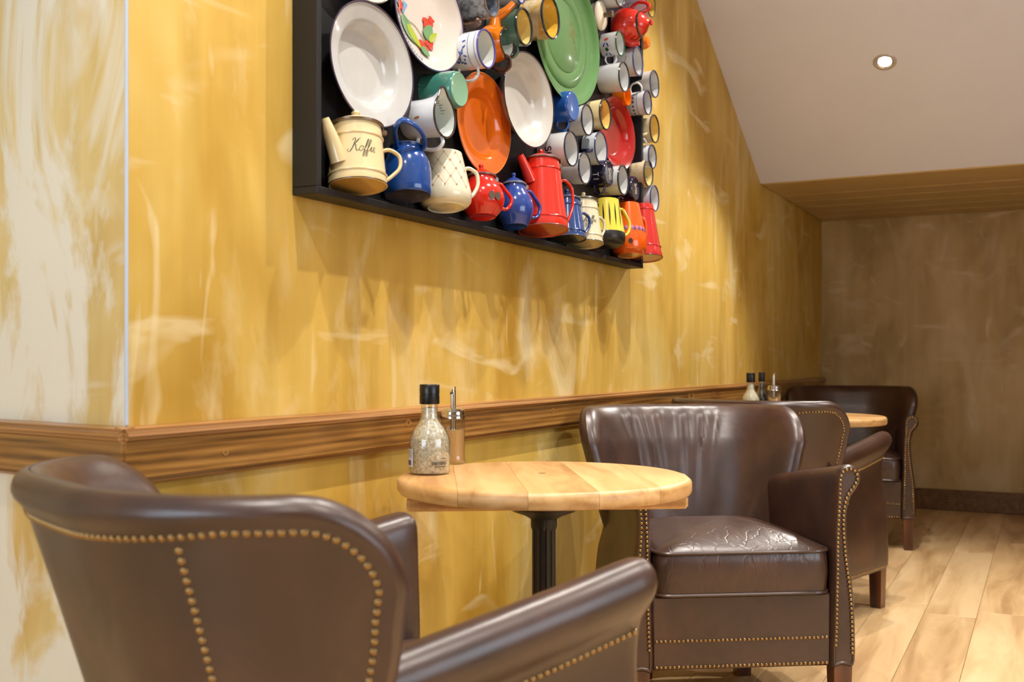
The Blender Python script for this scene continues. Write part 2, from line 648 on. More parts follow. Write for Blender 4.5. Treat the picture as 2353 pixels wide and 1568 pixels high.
# ceiling: flat part, sloping part
b = MB()
b.add([(X0, Y0, FLAT_Z), (XT, Y0, FLAT_Z), (XT, 3.2, FLAT_Z), (X0, 3.2, FLAT_Z), (X0, Y0, FLAT_Z + 0.1), (XT, Y0, FLAT_Z + 0.1), (XT, 3.2, FLAT_Z + 0.1), (X0, 3.2, FLAT_Z + 0.1)],
      [(3, 2, 1, 0), (4, 5, 6, 7), (0, 1, 5, 4), (1, 2, 6, 5), (2, 3, 7, 6), (3, 0, 4, 7)])
sx, sz = SL_X, SL_Z
b.add([(XT, Y0, FLAT_Z), (sx, Y0, sz), (sx, WALL, sz), (XT, WALL, FLAT_Z), (XT + 0.05, Y0, FLAT_Z + 0.09), (sx + 0.05, Y0, sz + 0.09), (sx + 0.05, WALL, sz + 0.09), (XT + 0.05, WALL, FLAT_Z + 0.09)],
      [(3, 2, 1, 0), (4, 5, 6, 7), (0, 1, 5, 4), (1, 2, 6, 5), (2, 3, 7, 6), (3, 0, 4, 7)])
struct(b.build('ceiling', M_CEIL, smooth=False))
# boarded soffit at the low end
b = MB(); b.box((SL_X, Y0, SL_Z + 0.022), (X1, WALL, SL_Z + 0.06)); soff = struct(b.build('ceiling_soffit', M_SOFF, smooth=False))
nb = 7
x = SL_X
wd = (X1 - SL_X) / nb
for i in range(nb):
    b = MB(); b.box((x + 0.004, Y0, SL_Z - (0.006 if i == 0 else 0.0)), (x + wd - 0.008, WALL - 0.001, SL_Z + 0.022), bev=0.006)
    b.build('soffit_board', M_SOFF, soff, smooth=False)
    x += wd

# chair rail (board, top moulding, bottom moulding) and skirtings
def rail(name, p0, p1, nrm):
    """p0->p1 along the wall foot, nrm out of the wall"""
    p0, p1, nrm = Vector(p0), Vector(p1), Vector(nrm).normalized()
    d = (p1 - p0).normalized()
    mat = Matrix((( d.x, nrm.x, 0, p0.x), (d.y, nrm.y, 0, p0.y), (0, 0, 1, 0), (0, 0, 0, 1)))
    ln = (p1 - p0).length
    root = struct(empty(name))
    root.matrix_world = mat
    secs = [('rail_board', [(0, 0.797), (0.024, 0.797), (0.026, 0.80), (0.026, 0.862), (0, 0.862)], M_RAIL),
            ('top_moulding', [(0, 0.862), (0.026, 0.862), (0.031, 0.866), (0.034, 0.872), (0.032, 0.878), (0.027, 0.881), (0.026, 0.885), (0, 0.888)], M_MOULD),
            ('bottom_moulding', [(0, 0.783), (0.012, 0.785), (0.018, 0.790), (0.020, 0.797), (0, 0.797)], M_MOULD)]
    for nm, sec, m in secs:
        b = MB()
        b.loops([[(0, q, z) for q, z in sec], [(ln, q, z) for q, z in sec]], True, True, True)
        b.build(nm, m, root, smooth=False)
    return root

rail_main = rail('trim_1', (CORN - 0.024, WALL, 0), (X1 - 0.001, WALL, 0), (0, -1, 0))
for px, py, rx, rz in ((518, 1040, 0.008, 0.006), (938, 972, 0.013, 0.008), (1270, 944, 0.012, 0.008), (1588, 910, 0.045, 0.024), (1640, 905, 0.018, 0.014)):
    c = at(px, py, WALL - 0.026)
    for nm, q, col, e in (('knot_ring', 1.0, (176, 130, 66), 0.0004), ('knot_ring', 0.72, (110, 70, 24), 0.0006), ('knot_ring', 0.55, (164, 116, 54), 0.0008), ('knot', 0.3, (78, 46, 14), 0.0010)):
        b = MB()
        pts = [(rx * q * math.cos(2 * PI * i / 20) * (1 + 0.12 * math.sin(3 * i)), 0.0265 + e, min(0.861 - c.z, max(0.80 - c.z, rz * q * math.sin(2 * PI * i / 20))) + c.z) for i in range(20)]
        b.add([(0, 0.0265 + e, c.z)] + pts, [(0, 1 + i, 1 + (i + 1) % 20) for i in range(20)])
        b.build(nm, plain('knot_%d_%d_%d' % col, col, 0.4), rail_main, matrix=Matrix.Translation((c.x - (CORN - 0.024), 0, 0)))
LN = Vector((-LD.y, LD.x, 0))
q0 = Vector((CORN, WALL, 0)) - LD * 0.026
rail('trim_2', q0, Vector((CORN, WALL, 0)) + LD * 1.7, LN)
b = MB(); b.tube([(CORN + 0.001, WALL - 0.001, 0.89), (CORN + 0.001, WALL - 0.001, FLAT_Z)], 0.0035, 8); struct(b.build('trim_3', M_BEAD))
b = MB(); b.tube([(CORN + 0.001, WALL - 0.001, 0.0), (CORN + 0.001, WALL - 0.001, 0.782)], 0.0035, 8); struct(b.build('trim_4', M_BEAD))
def skirting(name, lo, hi):
    b = MB(); b.box(lo, hi, bev=0.006); struct(b.build(name, M_BASEB, smooth=False))
skirting('baseboard_back', (X1 - 0.02, Y0, 0.0), (X1, WALL, 0.14))
skirting('baseboard_main', (CORN, WALL - 0.02, 0.0), (X1 - 0.02, WALL, 0.12))

# ------------------------------------------------------------------ recessed downlights
def downlight(X, Y, label, watt, seen=False, size=1.9, tilt=None):
    sl = X > XT
    z = SL_Z + (SL_X - X) * SLOPE if sl else FLAT_Z
    ang = math.atan(SLOPE) if sl else 0.0
    root = empty('recessed_downlight', (X, Y, z), (0, ang, 0))
    tag(root, label, 'ceiling light', 'recessed ceiling downlights')
    b = MB()
    b.lathe([(0.036, 0.0), (0.0365, -0.004), (0.042, -0.006), (0.050, -0.004), (0.0525, 0.0)], 40); b.build('trim_ring', plain('downlight_ring', (196, 186, 178), 0.35, metal=0.4), root)
    b = MB()
    b.lathe([(0.0, -0.0005), (0.030, -0.0005)], 36); b.build('lens', MATS.get('lamp_glow') or emit('lamp_glow', (1, 0.97, 0.92, 1), 30.0), root)
    b = MB()
    b.lathe([(0.030, -0.0005), (0.036, -0.004)], 36); b.build('reflector', M_STEEL, root)
    d = bpy.data.lights.new('downlight_lamp', 'SPOT')
    d.energy = watt
    d.color = (1.0, 0.93, 0.85)
    d.spot_size = size
    d.spot_blend = 0.55
    d.shadow_soft_size = 0.02
    o = bpy.data.objects.new('downlight_lamp', d)
    COL.objects.link(o)
    o.parent = root
    o.matrix_local = Matrix.Translation((0, 0, -0.02)) @ Euler((0, -ang * 0.35, 0)).to_matrix().to_4x4() @ (Euler(tilt).to_matrix().to_4x4() if tilt else Matrix())
    return root

downlight(5.086, 0.662, 'recessed downlight glowing in the sloping white ceiling above the far table', SPOT_W, True)
for i, (X, Y) in enumerate([(3.75, 0.66), (2.65, 0.66), (1.55, 0.66), (0.45, 0.66)]):
    downlight(X, Y, 'recessed downlight above ' + ('the right end of the wall box', 'the middle of the wall box', 'the left end of the wall box', 'the passage corner')[i], SPOT_W * 1.25)
for i, (X, Y) in enumerate([(4.4, -0.75), (2.8, -0.75), (1.2, -0.75), (-0.6, -0.75)]):
    downlight(X, Y, 'recessed downlight over the walkway ' + ('level with the far table', 'level with the creased armchair', 'level with the near table', 'behind the near armchair')[i], SPOT_W)
# ================================================================== CHAIRS
H_TOP, Z_LEG, S_MAX, R_COR = 0.856, 0.165, 0.455, 0.115
A_ST, R_PL, PHI = 0.06, 0.245, math.radians(70)

def plan(s):
    """half plan curve of the back: returns (x, y, nx, ny), n pointing outwards"""
    sg = 1 if s >= 0 else -1
    s = abs(s)
    if s < A_ST:
        x, y, a = 0.0, s, 0.0
    elif s < A_ST + R_PL * PHI:
        a = (s - A_ST) / R_PL
        x, y = R_PL * (1 - math.cos(a)), A_ST + R_PL * math.sin(a)
    else:
        a = PHI
        q = s - A_ST - R_PL * PHI
        x = R_PL * (1 - math.cos(a)) + q * math.sin(a)
        y = A_ST + R_PL * math.sin(a) + q * math.cos(a)
    return x, sg * y, -math.cos(a), sg * math.sin(a)

def s_lim(z):
    if z > H_TOP - R_COR:
        q = (z - (H_TOP - R_COR)) / R_COR
        return S_MAX - R_COR + R_COR * (max(0.0, 1 - q ** 2.1)) ** (1 / 2.1)
    if z > 0.70:
        return S_MAX - 0.012 * ((H_TOP - R_COR - z) / (H_TOP - R_COR - 0.70))
    if z > 0.40:
        return S_MAX - 0.012 - 0.13 * ((0.70 - z) / 0.30) ** 1.3
    return S_MAX - 0.142

def d_edge(s, z):
    s = abs(s)
    if z > H_TOP - R_COR and s > S_MAX - R_COR:
        return R_COR - math.hypot(s - (S_MAX - R_COR), z - (H_TOP - R_COR))
    return max(0.0, min(H_TOP - z, s_lim(z) - s))

def k_y(z):
    t = (z - Z_LEG) / (H_TOP - Z_LEG)
    return 0.82 + 0.30 * t ** 1.2

def x_mid(z):
    t = (z - Z_LEG) / (H_TOP - Z_LEG)
    return -0.275 - 0.180 * t ** 1.2

def lipw(s):
    return 1 + 0.45 * max(0.0, 1 - (s / 0.27) ** 2)

def back_pt(s, z, side, wr=False):
    x, y, nx, ny = plan(s)
    d = max(0.0, d_edge(s, z))
    f = math.sqrt(max(0.0, 1 - (1 - min(d / 0.042, 1.0)) ** 2))
    if side > 0:
        lip = 0.034 - 0.013 * min(1.0, max(0.0, (d / lipw(s) - 0.022) / 0.016)) ** 1.0
        t = lip * f
    else:
        pad = min(1.0, max(0.0, d - 0.02) / 0.10)
        t = -(0.030 + 0.016 * pad) * f
        if wr:
            fold = 0.0
            for (s0, sl, wd, am) in ((-0.16, 0.05, 0.014, 1.0), (-0.11, 0.10, 0.011, 0.8), (-0.055, 0.02, 0.016, 1.1), (-0.02, -0.10, 0.010, 0.8), (0.03, -0.05, 0.014, 1.0), (0.085, -0.12, 0.012, 0.9), (0.125, -0.2, 0.015, 0.7), (-0.2, 0.2, 0.015, 0.5)):
                c = s0 + sl * (0.82 - z)
                fold += am * math.exp(-((s - c) / wd) ** 2)
            env = max(0.0, min(1.0, (z - 0.52) / 0.16)) * max(0.0, min(1.0, d / 0.06))
            t += (fold - 0.35) * 0.0085 * env
    return Vector((x_mid(z) + x + nx * t, y * k_y(z) + ny * t, z))

def back_mesh(wr):
    b = MB()
    ns = 96 if wr else 64
    zs = [Z_LEG + (H_TOP - R_COR - Z_LEG) * i / 26 for i in range(26)]
    zs += [H_TOP - R_COR + R_COR * math.sin(PI / 2 * i / 18) for i in range(19)]
    for side in (1, -1):
        rings = []
        for z in zs:
            sl = s_lim(z)
            row_ = []
            for i in range(ns + 1):
                u = -1 + 2 * i / ns
                u = math.sin(u * PI / 2) * 0.55 + u * 0.45
                row_.append(back_pt(sl * u, min(z, H_TOP - 1e-5), side, wr))
            rings.append(row_)
        if side < 0:
            rings = [r[::-1] for r in rings]
        b.loops(rings, closed=False)
    return b

ARM_FX = 0.275
ARM_OUT = [(0.247, 0.165), (0.28, 0.163), (0.317, 0.165), (0.321, 0.25), (0.316, 0.36), (0.302, 0.47), (0.296, 0.56), (0.304, 0.62), (0.324, 0.65), (0.336, 0.675),
           (0.332, 0.700), (0.315, 0.717), (0.292, 0.719), (0.270, 0.708), (0.260, 0.682), (0.257, 0.62), (0.252, 0.52), (0.251, 0.42), (0.248, 0.28)]
ARM_LOOP = [(p.x, p.y) for p in smooth_path(ARM_OUT, 4, True)]

def arm_mesh(sg):
    b = MB()
    cy = sum(p[0] for p in ARM_LOOP) / len(ARM_LOOP)
    n = len(ARM_LOOP)
    nrm = []
    for i in range(n):
        (ay, az), (by, bz) = ARM_LOOP[i - 1], ARM_LOOP[(i + 1) % n]
        t = Vector((by - ay, bz - az)).normalized()
        nrm.append((t.y, -t.x))
    rings = []
    for x, ins in ((-0.25, 0.0), (-0.12, 0.0), (0.0, 0.0), (0.12, 0.0), (0.235, 0.0), (0.258, 0.001), (0.268, 0.004), (ARM_FX, 0.009), (ARM_FX, 0.013), (ARM_FX - 0.003, 0.016)):
        r = []
        for (y_, z_), (ny, nz) in zip(ARM_LOOP, nrm):
            yy, zz = y_ - ny * ins, z_ - nz * ins
            g = max(0.0, min(1.0, (zz - 0.42) / 0.2))
            zz -= g * 0.16 * (ARM_FX - x)
            yy -= 0.05 * max(0.0, (0.1 - x)) * (0.5 + 0.5 * g)
            r.append((x, sg * yy, zz))
        rings.append(r if sg > 0 else r[::-1])
    b.loops(rings, True, True, True)
    return b

def cushion_loop(inset, N_=72):
    x0, x1, hy, r = -0.22 + inset, 0.285 - inset, 0.243 - inset, 0.045 - inset * 0.4
    r = max(r, 0.01)
    pts = []
    for cx, cy, a0 in ((x1 - r, hy - r, 0), (x0 + r, hy - r, PI / 2), (x0 + r, -hy + r, PI), (x1 - r, -hy + r, 1.5 * PI)):
        for k in range(6):
            a = a0 + PI / 2 * k / 5
            pts.append((cx + r * math.cos(a), cy + r * math.sin(a)))
    out = []
    for i in range(len(pts)):
        p, q = pts[i], pts[(i + 1) % len(pts)]
        d = math.hypot(q[0] - p[0], q[1] - p[1])
        m = max(1, int(d / 0.03))
        for k in range(m):
            t = k / m
            out.append((p[0] + (q[0] - p[0]) * t, p[1] + (q[1] - p[1]) * t))
    return out

def cushion_mesh():
    b = MB()
    base = cushion_loop(0.0)
    zb, zt, zc = 0.368, 0.484, 0.538
    cx, cy = 0.0325, 0.0
    def ring(sc, z, bulge=0.0, wav=0.0):
        r = []
        for i, (x_, y_) in enumerate(base):
            X = cx + (x_ - cx) * sc
            Y = cy + (y_ - cy) * sc
            l = math.hypot(x_ - cx, y_ - cy)
            X += (x_ - cx) / l * bulge
            Y += (y_ - cy) / l * bulge
            r.append((X, Y, z + wav * math.sin(i * 0.55) * 0.5 + wav * math.sin(i * 0.23 + 1) * 0.5))
        return r
    rings = [ring(0.6, zb - 0.004), ring(0.97, zb), ring(1.0, zb + 0.006), ring(1.0, zb + 0.03, 0.003), ring(1.0, (zb + zt) / 2, 0.005), ring(1.0, zt - 0.03, 0.003), ring(1.0, zt - 0.005), ring(0.985, zt)]
    for k in range(1, 9):
        q = k / 9
        sc = 0.985 * (1 - q) ** 0.9
        rings.append(ring(max(sc, 0.02), zt + (zc - zt) * math.sin(PI / 2 * q) ** 0.8, 0, 0.002 * (1 - q)))
    b.loops(rings, True, True, True)
    return b

def piping_mesh(z):
    b = MB(); b.tube([(x, y, z) for x, y in cushion_loop(-0.001)], 0.0048, 6, closed=True); return b

def nail_mesh():
    b = MB()
    r = 0.0050
    b.lathe([(r, 0.0), (r * 0.92, 0.0014), (r * 0.66, 0.0027), (r * 0.3, 0.0034), (0.0, 0.0035)], 8)
    return b

CACHE = {}
def cached(key, maker, mats):
    if key not in CACHE:
        o = maker().build(key, mats)
        CACHE[key] = o.data
        bpy.data.objects.remove(o)
    return CACHE[key]

NAIL = nail_mesh()
def walk(fn, n, step):
    """points at equal steps along fn(t), t in 0..1 -> list of t"""
    P = [Vector(fn(i / n)) for i in range(n + 1)]
    out, acc = [], 0.0
    nxt = 0.0
    for i in range(n):
        d = (P[i + 1] - P[i]).length
        while acc + d >= nxt:
            out.append((i + (nxt - acc) / max(d, 1e-9)) / n)
            nxt += step
        acc += d
    return out

def nail_rows():
    """rows: (row name, host part, list of (position, normal))"""
    rows = []
    st = 0.0122
    dn = 0.040
    def back_row(sz, lo, hi, n=300):
        def P(t):
            s, z = sz(lo + (hi - lo) * t)
            return back_pt(s, z, 1)
        res = []
        for t in walk(P, n, st):
            s, z = sz(lo + (hi - lo) * t)
            p = back_pt(s, z, 1)
            a = back_pt(s + 0.004, z, 1) - back_pt(s - 0.004, z, 1)
            c = back_pt(s, z + 0.004, 1) - back_pt(s, z - 0.004, 1)
            nn = a.cross(c).normalized()
            x, y, nx, ny = plan(s)
            if nn.dot(Vector((nx, ny, 0))) < 0:
                nn = -nn
            res.append((p, nn))
        return res
    rc = R_COR - dn
    arc = rc * PI / 2
    top = S_MAX - R_COR
    def edge(q):          # q: arclength from centre of the top, signed
        sg = 1 if q >= 0 else -1
        q = abs(q)
        if q < top:
            return sg * q, H_TOP - dn * lipw(q)
        q -= top
        if q < arc:
            a = q / rc
            return sg * (top + rc * math.sin(a)), H_TOP - R_COR + rc * math.cos(a)
        q -= arc
        z = H_TOP - R_COR - q
        return sg * (s_lim(z) - dn), z
    full = top + arc + 0.17
    rows.append(('edge_R', 'backrest', back_row(edge, 0.006, -full)))
    rows.append(('edge_L', 'backrest', back_row(edge, 0.018, full)))
    for sg, nm in ((-1, 'seam_R'), (1, 'seam_L')):
        rows.append((nm, 'backrest', back_row(lambda q: (sg * 0.222, q), H_TOP - dn * lipw(0.222) - 0.015, 0.19)))
    # arm fronts, the line under the roll, the foot of the side
    for sg, nm in ((-1, 'R'), (1, 'L')):
        n = len(ARM_LOOP)
        loop = []
        for i in range(n):
            (ay, az), (by, bz) = ARM_LOOP[i - 1], ARM_LOOP[(i + 1) % n]
            t = Vector((by - ay, bz - az)).normalized()
            y_, z_ = ARM_LOOP[i]
            loop.append((y_ - t.y * 0.0145, z_ + t.x * 0.0145))
        loop = [p for p in loop if p[1] > 0.186]
        k0 = min(range(len(loop)), key=lambda i: (loop[i][1] + (0 if loop[i][0] > 0.29 else 9)))
        loop = loop[k0:] + loop[:k0]
        def P(t, loop=loop):
            f = t * (len(loop) - 1)
            i = min(int(f), len(loop) - 2)
            a, c = loop[i], loop[i + 1]
            return Vector((ARM_FX - 0.0005, sg * (a[0] + (c[0] - a[0]) * (f - i)), a[1] + (c[1] - a[1]) * (f - i)))
        rows.append(('front_' + nm, 'arm_' + nm, [(P(t), Vector((1, 0, 0))) for t in walk(P, 300, st)]))
        res = []
        x = ARM_FX - 0.02
        while x > -0.16:
            g = max(0.0, min(1.0, (0.612 - 0.42) / 0.2))
            res.append((Vector((x, sg * (0.3015 - 0.05 * max(0, 0.1 - x) * (0.5 + 0.5 * g)), 0.612 - g * 0.16 * (ARM_FX - x))), Vector((0, sg, -0.25)).normalized()))
            x -= st
        rows.append(('under_' + nm, 'arm_' + nm, res))
        res = []
        x = ARM_FX - 0.02
        while x > -0.2:
            res.append((Vector((x, sg * (0.3185 - 0.025 * max(0, 0.1 - x)), 0.176)), Vector((0, sg, 0))))
            x -= st
        rows.append(('foot_' + nm, 'arm_' + nm, res))
    for z, nm in ((0.244, 'rail_mid'), (0.174, 'rail_low')):
        y = -0.238
        res = []
        while y < 0.239:
            res.append((Vector((0.2655, y, z)), Vector((1, 0, 0))))
            y += st
        rows.append((nm, 'seat_base', res))
    return rows

ROWS = nail_rows()

def leg_mesh(front):
    b = MB()
    a, c = 0.026, 0.021
    top, bot = [(-a, -a), (a, -a), (a, a), (-a, a)], [(-c, -c), (c, -c), (c, c), (-c, c)]
    b.loops([[(x, y, 0.0) for x, y in bot], [(x, y, 0.004) for x, y in [(p[0] * 1.06, p[1] * 1.06) for p in bot]], [(x, y, Z_LEG + 0.002) for x, y in top]], True, True, True)
    return b

def rail_box(lo, hi):
    b = MB(); b.box(lo, hi, bev=0.006); return b

def armchair(label, loc, deg, solo=(), wr=False, tilt=0.0):
    root = empty('leather_armchair', loc, (0, tilt, math.radians(deg)))
    tag(root, label, 'armchair', 'brown leather armchairs')
    parts = {}
    parts['backrest'] = link('backrest', cached('backrest_wr' if wr else 'backrest', lambda: back_mesh(wr), MATS['leather']), root)
    parts['arm_R'] = link('armrest', cached('arm_R', lambda: arm_mesh(-1), MATS['leather']), root)
    parts['arm_L'] = link('armrest', cached('arm_L', lambda: arm_mesh(1), MATS['leather']), root)
    parts['seat_base'] = link('seat_base', cached('seat_base', lambda: rail_box((-0.2, -0.25, Z_LEG), (0.265, 0.25, 0.366)), MATS['leather']), root)
    cu = link('seat_cushion', cached('seat_cushion', cushion_mesh, MATS['creased']), root)
    for z in (0.484, 0.371):
        link('piping', cached('piping_%d' % (z * 1000), lambda: piping_mesh(z), MATS['leather']), cu)
    for x, y in ((0.243, 0.283), (0.243, -0.283), (-0.22, 0.16), (-0.22, -0.16)):
        link('leg', cached('leg', lambda: leg_mesh(True), M_LEGW), root, Matrix.Translation((x, y, 0)))
    nail = cached('nail', lambda: NAIL, M_BRASS)
    rest = {}
    for nm, host, pts in ROWS:
        for p, nn in pts:
            mt = Matrix.Translation(p) @ nn.to_track_quat('Z', 'Y').to_matrix().to_4x4()
            if nm in solo:
                link('nail', nail, parts[host], mt)
            else:
                rest.setdefault(host, []).append(mt)
    for host, ms in rest.items():
        key = 'nails_' + host + '_' + '_'.join(sorted(solo))
        def mk():
            b = MB()
            for mt in ms:
                b.add(NAIL.v, NAIL.f, 0, mt)
            return b
        tag(link('nail_trim', cached(key, mk, M_BRASS), parts[host]), kind='stuff')
    return root

armchair('brown leather armchair in the near left foreground, seen from behind its studded back', (1.305, 0.905, 0), -22.5,
         solo=('edge_R', 'edge_L', 'seam_R', 'under_R'))
armchair('brown leather armchair facing the near round table, its back creased into folds', (3.035, 0.878, 0), 213,
         solo=('front_R', 'front_L', 'rail_mid', 'rail_low'), wr=True)
armchair('brown leather armchair back to back with the creased one, facing the far table', (4.30, 0.945, 0), -15)
armchair('dark leather armchair in the far corner against the back wall', (6.08, 0.97, 0), 190)

# ================================================================== TABLES
T_H, T_R = 0.745, 0.3286

def disc_strip(y0, y1, R, z, n=14):
    y0, y1 = max(y0, -R), min(y1, R)
    pts = []
    for k in range(n + 1):
        y = y0 + (y1 - y0) * k / n
        pts.append((math.sqrt(max(0.0, R * R - y * y)), y, z))
    for k in range(n + 1):
        y = y1 + (y0 - y1) * k / n
        pts.append((-math.sqrt(max(0.0, R * R - y * y)), y, z))
    return pts

def bistro_table(label, loc, deg, T_H=T_H):
    root = empty('bistro_table', (loc[0], loc[1], 0), (0, 0, math.radians(deg)))
    tag(root, label, 'table', 'round wooden bistro tables')
    edges = [-T_R, -0.21, -0.075, 0.065, 0.2, T_R]
    for k, (a, c) in enumerate(zip(edges, edges[1:])):
        b = MB()
        rings = []
        g = 0.0003
        for dr, z in ((0.010, T_H - 0.036), (0.003, T_H - 0.034), (0.0, T_H - 0.029), (0.0, T_H - 0.010), (0.003, T_H - 0.0045), (0.007, T_H - 0.0012), (0.012, T_H)):
            rings.append(disc_strip(a + (g if k else dr), c - (g if k < len(edges) - 2 else dr), T_R - dr, z))
        b.loops(rings, True, True, True)
        b.build('tabletop_board', M_BEECH, root)
    b = MB(); b.box((-0.105, -0.305, T_H - 0.066), (0.105, 0.305, T_H - 0.037), bev=0.006); b.build('batten', M_BEECH, root, smooth=False)
    b = MB(); b.lathe([(0.0, 0.679), (0.085, 0.679), (0.085, 0.672), (0.07, 0.664), (0.045, 0.655), (0.031, 0.647), (0.0, 0.647)], 36); b.build('mounting_plate', M_IRON, root)
    b = MB()
    rings = []
    nf = 12
    for z, sc in ((0.06, 1.15), (0.09, 1.15), (0.10, 1.0), (0.62, 1.0), (0.63, 1.12), (0.65, 1.12)):
        r = []
        for i in range(nf * 8):
            a = 2 * PI * i / (nf * 8)
            fl = 0.0 if sc > 1.05 else -0.0045 * max(0.0, math.cos(nf * a)) ** 0.6
            r.append(((0.0265 + fl) * sc * math.cos(a), (0.0265 + fl) * sc * math.sin(a), z))
        rings.append(r)
    b.loops(rings, True, True, True)
    b.build('pole', M_IRON, root)
    for k in range(4):
        a = PI / 4 + k * PI / 2
        b = MB()
        b.tube([(0.02 * math.cos(a), 0.02 * math.sin(a), 0.075), (0.12 * math.cos(a), 0.12 * math.sin(a), 0.055), (0.21 * math.cos(a), 0.21 * math.sin(a), 0.022), (0.235 * math.cos(a), 0.235 * math.sin(a), 0.012)], [0.024, 0.019, 0.014, 0.012], 10)
        b.build('foot', M_IRON, root)
    return root

T1 = Vector((2.125, 1.005, 0))
T2 = Vector((4.80, 0.945, 0))
T2_H = 0.757
NEAR_TABLE = bistro_table('round beech table in front of the near armchair, fluted black pole', T1, 31.4)
bistro_table('round beech table in the far corner, half hidden by armchairs', T2, 100, T2_H)
for px, py, q in ((1246, 1088, 0.009), (1259, 1060, 0.006)):
    p = atz(px, py, T_H)
    rel = Matrix.Rotation(-math.radians(31.4), 4, 'Z') @ (p - Vector((T1.x, T1.y, 0)))
    b = MB(); b.lathe([(q, T_H - 0.004), (q, T_H + 0.0003), (0.0, T_H + 0.0004)], 20, off=(rel.x, rel.y)); b.build('wood_plug', plain('plug_wood', (128, 88, 50), 0.5), NEAR_TABLE)

# ------------------------------------------------------------------ bottles on the tables
def flakes(name, a, c, scale):
    return speckle(name, a, c, scale, 0.35, 0.65, 1.0)

def grinder(label, loc, content, deg=0.0, H=0.203, rb=0.0465, lab=True, fill=0.78):
    k = H / 0.203
    root = empty('spice_grinder', loc, (0, 0, math.radians(deg)))
    tag(root, label, 'spice grinder')
    prof = [(0.0, 0.001), (rb * 0.93, 0.001), (rb, 0.006), (rb, 0.075 * k), (rb * 0.93, 0.088 * k), (rb * 0.74, 0.104 * k), (rb * 0.5, 0.119 * k), (rb * 0.43, 0.128 * k), (rb * 0.41, 0.158 * k)]
    b = MB(); b.lathe(prof, 40); b.build('glass_bottle', MATS['glass'], root)
    inner = [(0.0, 0.004), (rb * 0.90, 0.004), (rb * 0.955, 0.009), (rb * 0.955, 0.075 * k), (rb * 0.89, 0.087 * k), (rb * 0.70, 0.103 * k), (rb * 0.46, 0.118 * k), (rb * 0.37, 0.128 * k), (rb * 0.36, 0.150 * k), (0.0, 0.152 * k)]
    b = MB(); b.lathe(inner, 40); b.build('filling', content, root)
    b = MB(); b.lathe([(rb * 0.36, 0.158 * k), (rb * 0.48, 0.1585 * k), (rb * 0.49, 0.160 * k), (rb * 0.49, 0.179 * k), (rb * 0.47, 0.1795 * k), (rb * 0.47, 0.181 * k), (rb * 0.49, 0.1815 * k), (rb * 0.49, 0.201 * k), (rb * 0.46, 0.203 * k), (0.0, 0.203 * k)], 32)
    b.build('cap', M_CAP, root)
    if lab:
        def sticker(nm, a0, a1, z0, z1, mat, e=0.0006):
            b = MB()
            n = 10
            b.loops([[((rb + e) * math.cos(a0 + (a1 - a0) * i / n), (rb + e) * math.sin(a0 + (a1 - a0) * i / n), z) for i in range(n + 1)] for z in (z0, z1)], closed=False)
            return b.build(nm, mat, root)
        R_ = math.radians
        s0 = sticker('paper_label', R_(128), R_(160), 0.018 * k, 0.058 * k, plain('label_paper', (208, 212, 220), 0.6))
        bars = MB()
        for q in range(9):
            a = R_(132 + q * 2.4)
            bars.box((-0.0003, -0.0004 - 0.0003 * (q % 3), 0.022 * k), (0.0003, 0.0004, 0.033 * k), mat=Matrix.Rotation(a, 4, 'Z') @ Matrix.Translation((rb + 0.0012, 0, 0)))
        for q in range(5):
            z = (0.040 + q * 0.0035) * k
            n = 6
            bars.loops([[((rb + 0.0012) * math.cos(R_(132 + 24 * i / n)), (rb + 0.0012) * math.sin(R_(132 + 24 * i / n)), zz) for i in range(n + 1)] for zz in (z, z + 0.0009)], closed=False)
        bars.build('label_print', plain('print_grey', (92, 92, 108), 0.6), s0)
        pr = MB()
        # row of small dark capitals printed on the glass, two thin lines around it
        random.seed(3)
        a = 218.0
        for wd in (2.6, 2.0, 2.8, 2.6, 2.6, 2.9, 2.4, 2.6, 2.2, 2.4):
            if wd > 0:
                w_ = R_(wd * 1.5)
                for (fx0, fx1, fz0, fz1) in ((0.0, 0.28, 0, 1), (0.0, 0.8, 0.42, 0.58), (0.62, 0.9, 0.0 if random.random() < 0.6 else 0.5, 1), (0.0, 0.85, 0.0, 0.16)):
                    n = 2
                    pr.loops([[((rb + 0.0006) * math.cos(R_(a) + w_ * (fx0 + (fx1 - fx0) * i / n)), (rb + 0.0006) * math.sin(R_(a) + w_ * (fx0 + (fx1 - fx0) * i / n)), (0.0235 + 0.0075 * fz) * k) for i in range(n + 1)] for fz in (fz0, fz1)], closed=False)
            a += wd * 1.5 + 0.9
        for (a0, a1, z0, z1) in ((226, 262, 0.0185, 0.0198), (246, 262, 0.037, 0.0385)):
            n = 8
            pr.loops([[((rb + 0.0006) * math.cos(R_(a0 + (a1 - a0) * i / n)), (rb + 0.0006) * math.sin(R_(a0 + (a1 - a0) * i / n)), z * k) for i in range(n + 1)] for z in (z0, z1)], closed=False)
        pr.build('printed_lettering', plain('print_dark', (44, 40, 36), 0.6), root)
    return root

